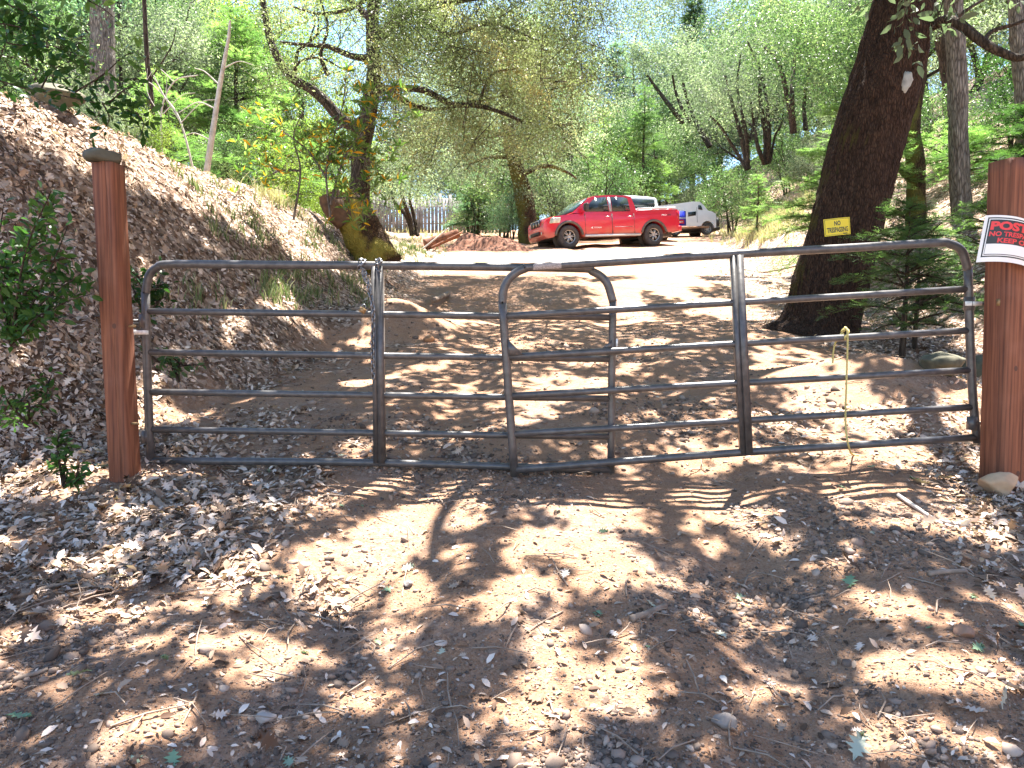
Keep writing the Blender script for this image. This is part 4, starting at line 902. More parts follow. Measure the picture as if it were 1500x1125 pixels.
# ---------------- the big leaning oak on the right, whose crown shades the gate
Yo = 9.9
def o_(px, py, dy=0): return at(px, py, Yo+dy)
P = bez([o_(1190, 505), o_(1203, 470), o_(1222, 400), o_(1246, 300), o_(1272, 200), o_(1303, 100), o_(1325, 0), o_(1336, -140, .2), o_(1330, -300, .4), o_(1300, -460, .4)], 170)
rad = np.interp(np.linspace(0, 1, len(P)), [0, .05, .12, .3, .5, .65, .8, 1], [.62, .52, .47, .44, .44, .36, .26, .18])
oak = thing('leaning_oak', 'massive dark leaning oak trunk behind the right gate with the yellow sign', 'tree', P[0])
def ridges(a, i):
    z = i*.07; return np.array([.085*abs(mnoise.fractal(Vector((math.cos(q)*8, math.sin(q)*8, z*1.3)), .9, 2.1, 4))+.10*mnoise.noise(Vector((math.cos(q)*1.3, math.sin(q)*1.3, z*.6)))+(.16*max(0, math.cos(3*q+1))*math.exp(-i/13)) for q in a])
m = MB(); m.tube(P, rad, 150, False, ridges); m.build('trunk', BARK_OAK, oak, True)
# pale cut limb scar
SCAR = M_plain('pale_scar', (.30, .30, .28), .8, 0, .35, 9, .5)
def patch(name, c, rx, ry, tilt, mat, parent, rg=1, dome=.05, off=0):
    a = np.linspace(0, 2*math.pi, 21)[:-1]; V = []
    for k, rr in enumerate((1, .75, .45, 0)):
        for q in a:
            j = 1+.5*mnoise.noise(Vector((math.cos(q)*2+rg, math.sin(q)*2, k*.5))); x, y = rx*rr*math.cos(q)*j, ry*rr*math.sin(q)*j; V.append((c[0]+x*math.cos(tilt)-y*math.sin(tilt), c[1]-dome*(1-rr*rr)+(.04 if k == 0 else 0), c[2]+x*math.sin(tilt)+y*math.cos(tilt)))
    Q = [[k*20+j, k*20+(j+1) % 20, (k+1)*20+(j+1) % 20, (k+1)*20+j] for k in range(3) for j in range(20)]; return np_obj(name, V, [np.array(Q)], mat, parent, True)
sc = at(1329, 118, 9.46); patch('cut_scar', sc+[0, .02, 0], .085, .155, -.25, SCAR, oak, 3, .015)
lm_ = MB(); tw = []
# limbs that reach out over the gate (above the picture) and one visible on the right
def limb(pts, r0, r1, n=30, sides=10, mb=None):
    (mb or lm_).tube(bez(pts, n), np.linspace(r0, r1, len(bez(pts, n))), sides, False)
limb([o_(1330, -160), at(1100, -330, 9.2), (1.2, 8.0, 8.4), (-.6, 6.7, 7.9), (-2.2, 5.8, 7.4)], .20, .05)
limb([o_(1330, -120), (4.2, 8.6, 7.6), (3.6, 7.2, 7.3), (3.2, 5.8, 6.8), (2.7, 4.6, 6.2)], .16, .05)
limb([(1.2, 8.0, 8.4), (.6, 7.0, 7.6), (.3, 6.1, 6.9), (.25, 5.2, 6.3)], .09, .03)
limb([(-.6, 6.7, 7.9), (-1.0, 7.4, 8.4), (-1.6, 8.6, 9.4)], .06, .03)
limb([o_(1330, -200), (5.6, 8.0, 8.5), (6.2, 6.6, 8.0), (6.4, 5.4, 7.2)], .14, .04)
limb([o_(1325, 55), o_(1360, 40, -.2), o_(1395, 30, -.5), o_(1440, 62, -.8), o_(1470, 78, -.9), o_(1500, 84, -1), o_(1560, 60, -1.2)], .075, .035)
limb([o_(1440, 62, -.8), o_(1455, 45, -.7), o_(1500, 30, -.8), o_(1540, 0, -.8)], .03, .015)
limb([o_(1395, 30, -.5), o_(1420, 12, -.5), o_(1460, -12, -.4)], .028, .015)
lm_.build('limb', BARK_DARK, oak, True)
# crown: unseen leaves added sunward of ground meant to be shaded, leaving pools of light
LIT = [(590, 765, 135, 34, -22), (325, 870, 78, 26, -10), (490, 868, 80, 34, 0), (215, 937, 78, 16, -6), (355, 960, 85, 40, 0), (155, 897, 58, 12, -8), (205, 1065, 80, 38, -20), (520, 1018, 60, 28, 0), (690, 1040, 52, 28, 0),
       (540, 715, 90, 14, -8), (455, 960, 24, 20, 0), (605, 955, 60, 40, 20), (390, 690, 160, 8, 0), (20, 795, 40, 20, 0), (95, 1015, 40, 18, 0), (790, 765, 55, 34, 0), (1080, 750, 62, 22, 0), (1155, 682, 50, 10, 0),
       (1370, 752, 160, 36, 12), (900, 838, 62, 34, 0), (1090, 915, 28, 18, 0), (1330, 900, 90, 30, 15), (915, 990, 78, 40, 0), (775, 1030, 42, 62, 0), (1390, 990, 125, 42, 5), (1280, 1085, 100, 38, 0), (1030, 728, 60, 16, 0),
       (1010, 800, 50, 22, 0), (1150, 850, 40, 14, 0), (860, 745, 40, 14, 0), (730, 880, 26, 34, 0), (60, 720, 50, 16, 0), (1180, 1000, 40, 24, 0), (1470, 690, 30, 14, 0), (1130, 790, 60, 18, 20), (20, 930, 40, 16, 0), (980, 1090, 30, 14, 0)]
STROKES = [([(742, 690), (736, 760), (700, 830), (655, 900), (640, 980), (655, 1130)], 34, 95), ([(655, 695), (560, 735), (470, 772), (330, 800), (150, 855), (-60, 905)], 24, 56), ([(1105, 668), (1180, 730), (1250, 790), (1330, 850), (1420, 885), (1540, 915)], 32, 34),
    ([(1240, 775), (1400, 800), (1540, 818)], 18, 14), ([(1190, 760), (1215, 880), (1180, 960), (1240, 1130)], 26, 60), ([(404, 820), (402, 870), (440, 925), (442, 985)], 13, 10), ([(960, 800), (1060, 840), (1200, 850)], 34, 30), ([(940, 880), (990, 960), (1010, 1130)], 50, 80), ([(-50, 760), (150, 790), (330, 760)], 50, 40), ([(840, 690), (960, 740), (1010, 800)], 20, 34)]
def project(x, y, z):
    c, s = math.cos(PITCH), math.sin(PITCH); zz = z-CAMZ; dep = y*c-zz*s; up = y*s+zz*c; return 750+F*x/dep, 562.5-F*up/dep
def sunlit(x, y):
    """True where the ground lies in a pool of light"""
    z = gz(x, y); px, py = project(x, np.maximum(y, .8), z); j = 22*(fbm(x*2.2, y*2.2, 61)-.47)*2; r = np.zeros(len(x), bool)
    for cx, cy, rx, ry, t in LIT:
        a = math.radians(t); dx, dy = (px+j-cx), (py+j*.5-cy); u = (dx*math.cos(a)+dy*math.sin(a))*.88; v = -dx*math.sin(a)+dy*math.cos(a); r |= ((u/rx)**2+(v/ry)**2) < 1.0
    dl = np.interp(y, *FX)-x
    n = fbm(x*1.5, y*.9, 71, 3); n2 = fbm(x*.6, y*.5, 72, 3)
    hf = fbm(x*4.5, y*3.2, 78, 3)-.47; mid = (n+.5*(n2-.47)+.7*hf > np.interp(py, [380, 420, 470, 700], [.50, .515, .54, .545]))
    mid |= (y > 12.5+2*(n2-.5)) & (n > .42) & (dl < .2)
    edge = 205+.43*px+60*(n-.47); bank = (dl > -.3) & (px < 620)
    mid = np.where(bank, np.where(py < edge, n > .2, n+.5*hf > .575), mid); mid &= ~(bank & (px < 150) & (py > 290) & (n < .60))
    th = np.arctan2(x-.1, 6.6-y); rr = np.hypot(x-.1, 6.6-y); fn = fbm(th*4.6+11, rr*.95+3, 91, 4); thr = np.interp(py, [690, 760, 850, 950, 1125], [.45, .44, .51, .54, .55])+np.where(px < 420, .06, 0)+np.where((px > 930) & (px < 1120) & (py > 780), .03, 0)
    hf2 = fbm(x*6.5, y*6.5, 79, 3)-.47; r |= fn+.75*hf2 > thr; r &= hf2 < .155
    px2 = px+26*(fbm(x*4, y*4, 95, 3)-.47)*2
    for pts, w0, w1 in STROKES:
        pts = np.array(pts, float); 
        for i in range(len(pts)-1):
            a, b = pts[i], pts[i+1]; d = b-a; t = np.clip(((px2-a[0])*d[0]+(py-a[1])*d[1])/(d@d), 0, 1); f = (i+t)/(len(pts)-1)
            r &= ~((np.hypot(px2-a[0]-d[0]*t, (py-a[1]-d[1]*t)*1.25) < .46*(w0+(w1-w0)*f)) & (hf2 < .115))
    return np.where(y < 4.62, r, mid)
def shade_canopy(x0, x1, y0, y1, per_m2, hfun, ls, seed, tmpl=T_W):
    rng = np.random.default_rng(seed); n = int((x1-x0)*(y1-y0)*per_m2); x = rng.uniform(x0, x1, n); y = rng.uniform(y0, y1, n)
    k = ~sunlit(x, y) & (fbm(x*5, y*5, 77, 2) > .22); x, y = x[k], y[k]; z = gz(x, y); h = hfun(x, y)*rng.uniform(1.0, 1.28, len(x))
    h = h+.35*(fbm(x*1.5, y*1.5, 88)-.5); t = h/SUN[2]; return np.stack([x+SUN[0]*t, y+SUN[1]*t, z+h], -1)
c1 = shade_canopy(-3.4, 3.9, .8, 4.65, 2500, lambda x, y: 4.2+.22*y, .09, 5)
c2 = shade_canopy(-6.5, 7.5, 4.65, 17.0, 620, lambda x, y: (2.5+.29*y)/.77, .13, 6)
c3 = shade_canopy(-6.5, -1.2, 4.4, 15, 900, lambda x, y: (2.7+.29*y)/.77, .13, 8)  # extra unseen leaves, added to darken the left bank
pc = np.concatenate([c1, c2, c3]); 
rg = np.random.default_rng(9); V, Fs, mm = inst(T_W, pc, frames(len(pc), 1.2, rg), np.where(np.arange(len(pc)) < len(c1), .085, .13)*rg.uniform(.7, 1.2, len(pc)))
np_obj('crown', V, [Fs], L_CAN, oak, False, np.repeat(rg.uniform(0, 1, len(pc)), mm))  # out-of-view leaves, laid out by the shade they cast
# leafy twigs hanging in front of the trunk top
def twig_leaves(strokes, leaf, ls, mat, bark, t, seed, per=12, spread=.05, tmpl=T_O, up=.2, r=.005, name='leaves', branchname='branch', droop=0):
    rng = np.random.default_rng(seed); mb = MB(); pos = []; tan = []
    for pts in strokes:
        P = bez(pts, 16); mb.tube(P, np.linspace(r*1.4, r*.4, len(P)), 5, False)
        L = np.linalg.norm(np.diff(P, axis=0), axis=1).sum(); n = int(per*L/.3)
        for _ in range(n):
            i = rng.integers(1, len(P)); d = P[i]-P[i-1]; d /= np.linalg.norm(d)+1e-9; q = rng.normal(size=3); pos.append(P[i]+q*spread*.4); v = d*.5+q*.6; v[2] -= droop; tan.append(v)
    mb.build(branchname, bark, t, True); leafobj(name, tmpl, pos, ls, mat, t, up, np.array(tan), None, rng); return t
ov = at(1330, -60, 4.9)
t = thing('oak_spray', 'leafy oak spray hanging across the top of the leaning trunk', 'branch', ov)
A_ = lambda px, py, Y=4.9: at(px, py, Y)
twig_leaves([[A_(1330, -80), A_(1345, -20), A_(1370, 10), A_(1385, 40)], [A_(1330, -80), A_(1320, -20), A_(1335, 25), A_(1338, 60), A_(1345, 90)], [A_(1330, -80), A_(1300, -30), A_(1280, 0), A_(1262, 10)],
             [A_(1385, -60), A_(1390, -20), A_(1400, 15), A_(1412, 40)], [A_(1345, -20), A_(1330, 10), A_(1318, 40)], [A_(1330, 25), A_(1326, 60), A_(1332, 78)], [A_(1450, -60), A_(1480, -20), A_(1495, 10)],
             [A_(1280, -60), A_(1262, -30), A_(1240, -6)], [A_(1385, -10), A_(1372, 30), A_(1360, 48)]], None, .085, L_GRY, BARK_DARK, t, 4, 13, .07, T_O, .1, .004, droop=.5)

# ---------------- oak on the left bank, arching over the road
Y1 = 16.0
def q1(px, py, dy=0): return at(px, py, Y1+dy)
lo = thing('live_oak', 'live oak on the left with a dark trunk and limbs arching over the road', 'tree', q1(531, 372))
m = MB()
m.tube(bez([q1(533, 385), q1(536, 350), q1(527, 310), q1(528, 260), q1(530, 215), q1(541, 160), q1(548, 100), q1(545, 40), q1(550, -60)], 60), np.interp(np.linspace(0, 1, len(bez([q1(0, 0)]*9, 60))), [0, .1, .4, 1], [.30, .24, .20, .12]), 20, False, lambda a, i: np.array([.14*mnoise.fractal(Vector((math.cos(q)*3, math.sin(q)*3, i*.3)), 1, 2, 3) for q in a]))
for pts, a, b in (([q1(530, 190), q1(500, 175), q1(478, 150), q1(455, 130), q1(425, 112), q1(400, 70), q1(388, 20), q1(380, -40)], .13, .06), ([q1(541, 85), q1(515, 82), q1(480, 68), q1(450, 66), q1(410, 62)], .08, .03),
    ([q1(545, 140), q1(575, 130, -.3), q1(620, 132, -.6), q1(660, 152, -.8), q1(700, 155, -1), q1(735, 165, -1.1), q1(765, 178, -1.2)], .085, .03), ([q1(550, 120), q1(600, 152, .5), q1(640, 160, .8), q1(690, 150, 1), q1(740, 140, 1.3)], .07, .02),
    ([q1(545, 60), q1(600, 20, -.3), q1(680, 0, -.6), q1(760, -10, -1)], .09, .04), ([q1(545, 30), q1(500, -10, .5), q1(440, -40, 1)], .08, .03), ([q1(620, 30, -.3), q1(660, 50, -.5), q1(720, 35, -.7), q1(790, 60, -.9)], .05, .02),
    ([q1(480, 110), q1(470, 80), q1(480, 40), q1(470, 0)], .05, .02), ([q1(545, 110), q1(560, 60), q1(590, 30), q1(600, -20)], .05, .02), ([q1(425, 112), q1(440, 90), q1(470, 85), q1(500, 100)], .04, .015), ([q1(700, 155, -1), q1(720, 110, -1), q1(760, 100, -1)], .035, .012),
    ([q1(550, -20), q1(520, 10), q1(470, 20), q1(430, 10)], .06, .02)):
    bb = bez(pts, 30); m.tube(bb, np.linspace(a, b, len(bb)), 8, False)
rng = np.random.default_rng(44)
CL = [(600, 60, 70, 45, 60), (680, 50, 90, 55, 90), (770, 60, 80, 60, 90), (840, 80, 32, 60, 34), (700, 110, 90, 35, 60), (790, 140, 60, 55, 55), (660, 180, 70, 28, 34), (600, 180, 45, 50, 30), (620, 230, 40, 26, 16), (760, 205, 45, 22, 16),
      (560, 110, 45, 30, 22), (490, 5, 50, 20, 8), (405, 30, 20, 50, 18), (590, 20, 45, 30, 30), (640, -10, 160, 40, 80), (850, -10, 60, 40, 26), (410, 110, 30, 26, 14), (470, 118, 30, 10, 6), (700, 215, 40, 26, 14), (815, 200, 30, 30, 10), (600, -30, 90, 30, 34)]
cp = []
for cx, cy, rx, ry, n in CL:
    for _ in range(n):
        c = at(cx+rng.normal()*rx*.55, cy+rng.normal()*ry*.55, Y1+rng.uniform(-2.2, 2.4)); k = int(rng.uniform(90, 190)); ax = rng.normal(size=3)*.22; s_ = rng.uniform(.10, .24)
        cp.append(c+rng.normal(size=(k, 3))*s_*[1, 1, .7]+np.outer(rng.normal(size=k), ax))
cp = np.concatenate(cp); leafobj('crown', T_S, cp, .06, L_OAK, lo, .4, None, None, rng); lo_trunk = m
for _ in range(260):
    i = rng.integers(0, len(cp)); a = cp[i]; b = a+rng.normal(size=3)*.6; c = (a+b)/2+rng.normal(size=3)*.12; m.tube([a, c, b], [.010, .007, .003], 4, False)
m.build('trunk', BARK_DARK, lo, True)

# ---------------- mossy broken oak stump
ms = thing('mossy_stump', 'thick mossy broken trunk leaning to the left on the bank', 'stump', at(552, 378, 14)); q2 = lambda px, py, dy=0: at(px, py, 14+dy)
bb = bez([q2(560, 392), q2(545, 365), q2(528, 335), q2(512, 308), q2(500, 290)], 40)
m = MB(); m.tube(bb, np.linspace(.40, .30, len(bb)), 40, True, lambda a, i: np.array([.20*mnoise.fractal(Vector((math.cos(q)*1.6, math.sin(q)*1.6, i*.12)), 1, 2, 5) for q in a])); m.build('trunk', BARK_MOSS, ms, True)
bb = bez([q2(508, 322, -.1), q2(492, 305, -.2), q2(481, 284, -.25)], 20); m = MB(); m.tube(bb, np.linspace(.26, .20, len(bb)), 28, False, lambda a, i: np.array([.16*mnoise.fractal(Vector((math.cos(q)*2, math.sin(q)*2, i*.2+7)), 1, 2, 4) for q in a])); m.build('broken_limb', M_plain('rotten_wood', (.10, .055, .03), .9, 0, .5, 8, .8), ms, True)

# ---------------- oak beside the red truck
ob = thing('mossy_oak', 'mossy oak trunk standing just left of the red truck', 'tree', base(775, 31)); q3 = lambda px, py, dy=0: at(px, py, 31+dy)
bb = bez([q3(776, 362), q3(772, 330), q3(768, 290), q3(755, 240), q3(745, 190), q3(740, 120), q3(735, 40)], 40); m = MB(); m.tube(bb, np.linspace(.42, .2, len(bb)), 24, False, lambda a, i: np.array([.2*mnoise.fractal(Vector((math.cos(q)*2, math.sin(q)*2, i*.2)), 1, 2, 4) for q in a]))
for pts in ([q3(765, 255), q3(800, 243), q3(830, 252), q3(845, 262)], [q3(760, 240), q3(740, 230), q3(700, 235), q3(680, 250)], [q3(755, 215), q3(800, 190), q3(840, 180)], [q3(750, 200), q3(700, 190), q3(660, 180)]): bb = bez(pts, 16); m.tube(bb, np.linspace(.12, .03, len(bb)), 6, False)
m.build('trunk', BARK_MOSS2, ob, True)
cp = []
for cx, cy, rx, ry, n in ((760, 120, 80, 60, 60), (830, 170, 50, 40, 30), (690, 190, 60, 40, 40), (790, 215, 50, 25, 22), (700, 250, 50, 25, 18), (765, 232, 20, 20, 8), (770, 290, 10, 30, 5), (740, 60, 90, 60, 50)):
    for _ in range(n): c = at(cx+rng.normal()*rx*.6, cy+rng.normal()*ry*.6, 31+rng.uniform(-3, 3)*(0 if n < 9 else 1)-(.4 if n < 9 else 0)); cp.append(c+rng.normal(size=(150, 3))*rng.uniform(.2, .45)*[1, 1, .7])
leafobj('crown', T_S, np.concatenate(cp), .11, L_GRY, ob, .4, None, None, rng)

# ---------------- leafy laurel sapling in front of the live oak
la = thing('laurel_sapling', 'slender laurel sapling with green and orange leaves on the left bank', 'tree', at(478, 325, 10.5)); q4 = lambda px, py, dy=0: at(px, py, 10.5+dy)
stems = [[q4(484, 318), q4(478, 250), q4(492, 190), q4(510, 130)], [q4(430, 322), q4(440, 250), q4(430, 200), q4(445, 160)], [q4(484, 300), q4(505, 230), q4(545, 180), q4(575, 130)], [q4(478, 260), q4(450, 220), q4(410, 190), q4(385, 180)], [q4(492, 190), q4(530, 170), q4(560, 140)], [q4(505, 230), q4(540, 235), q4(560, 262)], [q4(484, 290), q4(520, 290), q4(548, 300)], [q4(440, 250), q4(410, 250), q4(385, 262)], [q4(478, 230), q4(500, 215), q4(520, 205)]]
m = MB(); pos = []; tan = []
for s in stems:
    bb = bez(s, 20); m.tube(bb, np.linspace(.018, .006, len(bb)), 6, False)
    for k in range(26):
        i = rng.integers(5, len(bb)); c = bb[i]+rng.normal(size=3)*[.22, .3, .2]; d0 = rng.normal(size=3)*.4+[0, 0, .3]; m.tube([bb[max(0, i-2)], c], [.004, .002], 4, False)
        for _ in range(int(rng.integers(8, 14))): d = rng.normal(size=3); d /= np.linalg.norm(d); d[2] = abs(d[2])*.5+.1; pos.append(c+d*.015); tan.append(d*2+d0)
m.build('stems', BARK_GREY, la, True); leafobj('leaves', T_LAN, pos, .125, L_LAU, la, .5, np.array(tan), rng.uniform(0, 1, len(pos)), rng)

# ---------------- near shrubs at the left edge
def shrub(name, label, strokes, ls, mat, seed, per, spread, up=.6, tmpl=T_O, r=.006, cat='shrub', bark=BARK_DARK):
    per = int(per*2.6); ls = ls*1.1; t = thing(name, label, cat, strokes[0][0]); return twig_leaves(strokes, None, ls, mat, bark, t, seed, per, spread, tmpl, up, r, 'leaves', 'stems')
def fan(root, Y, targets, wob=8, dy=.25, sub=3):
    rgn = random.Random(int(root[0]+root[1]*3)); out = []
    for tx, ty in targets:
        a = at(*root, Y); b = at(tx, ty, Y+rgn.uniform(-dy, dy)); mid = (a+b)/2+np.array([rgn.uniform(-.05, .05), 0, rgn.uniform(.0, .1)]); out.append([a, mid, b]); bb = bez([a, mid, b], 10)
        for _ in range(sub):
            k = rgn.randint(3, 8); e = bb[k]+np.array([rgn.uniform(-.14, .14), rgn.uniform(-.12, .12), rgn.uniform(-.05, .12)])*(Y/4); out.append([bb[k], (bb[k]+e)/2+np.array([0, 0, .01]), e])
    return out
shrub('toyon_shrub', 'dark green leafy shrub growing on the bank left of the gate post', fan((15, 505), 4.25, [(75, 280), (100, 330), (40, 340), (120, 400), (10, 380), (135, 430), (60, 410), (30, 440), (90, 465), (5, 300), (70, 300)]), .052, L_SHR, 3, 12, .05)
shrub('shrub_sprig', 'low sprig of dark leaves at the left edge below the shrub', fan((40, 620), 4.2, [(5, 570), (70, 572), (20, 590), (0, 610)], sub=2), .045, L_SHR, 5, 10, .04)
shrub('seedling', 'small glossy green seedling in the leaf litter beside the left post', fan((92, 712), 4.1, [(88, 635), (120, 690), (80, 675), (105, 655), (118, 706)], sub=1, dy=.05), .048, L_SHR, 6, 12, .02)
shrub('seedling', 'bright green seedling just behind the left end of the gate', fan((262, 560), 5.0, [(228, 530), (275, 538), (245, 520), (262, 545)], sub=1, dy=.1), .05, L_GRN, 7, 9, .03)
shrub('shrub_sprig', 'green sprig showing above the top left corner of the gate', fan((215, 470), 5.0, [(200, 400), (235, 392), (215, 415), (190, 440), (225, 440)], sub=2, dy=.1), .05, L_SHR, 8, 9, .04)
U = 6.4
t = thing('hanging_branch', 'dark leafy branch reaching in from the top left corner', 'branch', at(-30, 110, U)); H = lambda px, py, d=0: at(px, py, U+d)
twig_leaves([[H(-60, 95), H(20, 125), H(90, 140), H(160, 155), H(215, 170)], [H(-60, -20), H(20, 10), H(60, 30), H(110, 60)], [H(-40, 30), H(30, 40), H(60, 60), H(125, 85)], [H(90, -30), H(120, -5), H(150, 12), H(170, 28)], [H(60, 60), H(55, 85), H(85, 100)], [H(110, 135), H(150, 110), H(190, 78), H(222, 88)],
             [H(150, 150), H(160, 175), H(145, 198)], [H(160, 150), H(190, 128), H(215, 140)], [H(-40, -40), H(10, -10), H(30, 15)], [H(0, 60), H(35, 66), H(90, 55)], [H(60, 130), H(75, 105), H(100, 90)], [H(-10, 0), H(10, 50), H(0, 85)], [H(200, 165), H(210, 180), H(206, 200)]], None, .10, L_SHR, BARK_DARK, t, 14, 22, .12, T_O, .4, .006)

# ---------------- young firs
def fir(px, Y, py_top, label, lm, lsz, seed, B=None, step=.22, nb=6, dens=1, twig=.09, bark=BARK_DARK, basepx=None, group='young firs', **k):
    b = np.array(base(px, Y)); H = at(px, py_top, Y)[2]-b[2]; return conifer_thing('young_fir', label, conifer(H, B or H*.42, seed, step, nb, twig, dens, lsz, **k), lm, bark, b, lsz, seed=seed, group=group)
fir(1322, 7.6, 290, 'bushy dark young fir behind the right end of the gate', L_FIRM, .11, 51, B=1.15, step=.12, nb=6, dens=.85, twig=.08, base=.26)
fir(1340, 8.6, 330, 'second stem of young fir just right of the bushy one by the gate', L_FIRM, .11, 52, B=.9, step=.14, nb=5, dens=.85, base=.25)
fir(1240, 13.5, 120, 'tall soft green fir left of the leaning oak trunk', L_FIRL, .16, 53, B=1.75, step=.2, nb=7, dens=1.0, twig=.13, base=.12)
fir(1105, 24, 255, 'small pale fir at the right of the white van', L_FIRL, .13, 54, B=.75, step=.22, nb=5, twig=.12)
fir(1400, 15.5, 190, 'light green fir behind the grey trunk at right', L_FIRL, .16, 55, B=1.9, step=.22, nb=7, twig=.16)
fir(1490, 13, 150, 'dark fir partly behind the right gate post', L_FIR, .15, 56, B=1.6, step=.2, nb=7, twig=.15)
fir(1440, 10.6, 285, 'low leafy fir beside the right gate post', L_FIRL, .11, 57, B=.9, step=.14, nb=6, twig=.11)
fir(940, 44, 125, 'pale pointed fir rising behind the red truck bed', L_FIRL, .26, 58, B=2.1, step=.55, nb=6, twig=.3, dens=.6)
fir(355, 22, 10, 'tall feathery fir behind the bank left of the live oak', L_FIRL, .2, 59, B=3.0, step=.42, nb=7, twig=.22, dens=.9)
fir(700, 36, 255, 'low dark fir behind the soil heap', L_BLUE, .2, 60, B=1.6, step=.35, nb=7, twig=.2)
fir(250, 15, 95, 'light green fir on the bank top behind the dead stems', L_FIRL, .16, 61, B=1.4, step=.3, nb=6, twig=.17, dens=.8)

# ---------------- single trunks
def trunk_tree(name, label, pts, r0, r1, bark, Y, crown=(), lm=L_GRN, ls=.1, seed=1, forks=(), grp=None, n=12):
    rg_ = np.random.default_rng(seed); t = thing(name, label, 'tree', at(*pts[0], Y), group=grp); m = MB(); b0 = at(*pts[0], Y); b0[2] = min(b0[2], g(b0[0], Y)-.15); b0[0] -= (at(*pts[1], Y)[0]-at(*pts[0], Y)[0])*.3; bb = bez([b0]+[at(*p, Y) for p in pts[(1 if at(*pts[0], Y)[2]-b0[2] < .6 else 0):]], 40)
    m.tube(bb, np.linspace(r0, r1, len(bb)), n, False, lambda a, i: np.array([.10*mnoise.fractal(Vector((math.cos(q)*2+seed, math.sin(q)*2, i*.3)), 1, 2, 3) for q in a]))
    for f, fr in forks: bb = bez([at(*p, Y) for p in f], 16); m.tube(bb, np.linspace(fr, fr*.5, len(bb)), 7, False)
    m.build('trunk', bark, t, True); cp = []
    for cx, cy, rx, ry, k in crown:
        for _ in range(k): cp.append(at(cx+rg_.normal()*rx*.6, cy+rg_.normal()*ry*.6, Y+rg_.uniform(-.06, .06)*Y)+rg_.normal(size=(110, 3))*rg_.uniform(.008, .018)*Y*[1, 1, .7])
    if cp: leafobj('crown', T_S, np.concatenate(cp), ls, lm, t, .4, None, None, rg_)
    return t
trunk_tree('mossy_tree', 'mossy forked trunk right behind the leaning oak', [(1342, 300), (1341, 240), (1335, 180), (1345, 100), (1350, 0)], .17, .13, BARK_MOSS2, 13.5, forks=[([(1340, 268), (1318, 245), (1306, 228)], .09)])
trunk_tree('grey_tree', 'straight grey barked trunk left of the right gate post', [(1408, 290), (1404, 200), (1402, 100), (1396, 0), (1392, -80)], .16, .14, BARK_GREY, 13.0)
trunk_tree('oak_tree', 'dark slim trunk at the upper right between the leaning oak and grey trunk', [(1390, 150), (1384, 90), (1376, 50), (1385, 0), (1390, -60)], .15, .1, BARK_DARK, 19, [(1400, 20, 60, 30, 14), (1450, 40, 40, 30, 10)], L_GRY, .1, 3, [([(1388, 130), (1396, 80), (1402, 30)], .08)])
trunk_tree('oak_tree', 'dark trunk at the right edge above the POSTED sign', [(1505, 240), (1500, 120), (1492, 40), (1490, -60)], .18, .14, BARK_GREY, 14)
trunk_tree('dead_sapling', 'leaning bare white dead trunk on the left bank', [(300, 246), (312, 190), (323, 120), (334, 60), (337, 30)], .055, .018, DEAD, 12.5, forks=[([(322, 125), (300, 105), (285, 100)], .012), ([(317, 160), (290, 150), (262, 165)], .012), ([(328, 100), (350, 90), (370, 95)], .01), ([(308, 205), (285, 195), (268, 200)], .01)], n=10)
trunk_tree('pine_tree', 'thick grey pine trunk at the top left', [(152, 130), (150, 60), (150, -60)], .30, .26, BARK_GREY, 19, [(150, -20, 60, 30, 12)], L_BLUE, .1, 8)
trunk_tree('dead_sapling', 'thin brown upright dead trunk between the pine and the white dead one', [(222, 150), (216, 90), (212, 20), (210, -40)], .05, .035, BARK_DARK, 14, forks=[([(218, 120), (250, 70), (258, 40)], .015), ([(220, 110), (240, 140), (250, 190)], .015)])
for i, (lab, pts, Y) in enumerate((('bare grey twiggy dead brush arching over the bank', [(240, 225), (236, 170), (255, 120), (290, 110)], 13), ('pale twiggy dead stem left of the white dead trunk', [(285, 235), (265, 180), (240, 140), (225, 110)], 12.8))):
    trunk_tree('dead_brush', lab, pts, .02, .008, DEAD, Y, forks=[([pts[1], (pts[1][0]+30, pts[1][1]-30), (pts[1][0]+50, pts[1][1]-34)], .008), ([pts[2], (pts[2][0]-25, pts[2][1]-20), (pts[2][0]-45, pts[2][1]+5)], .008), ([pts[1], (pts[1][0]-20, pts[1][1]-35), (pts[1][0]-20, pts[1][1]-70)], .008)], n=6)
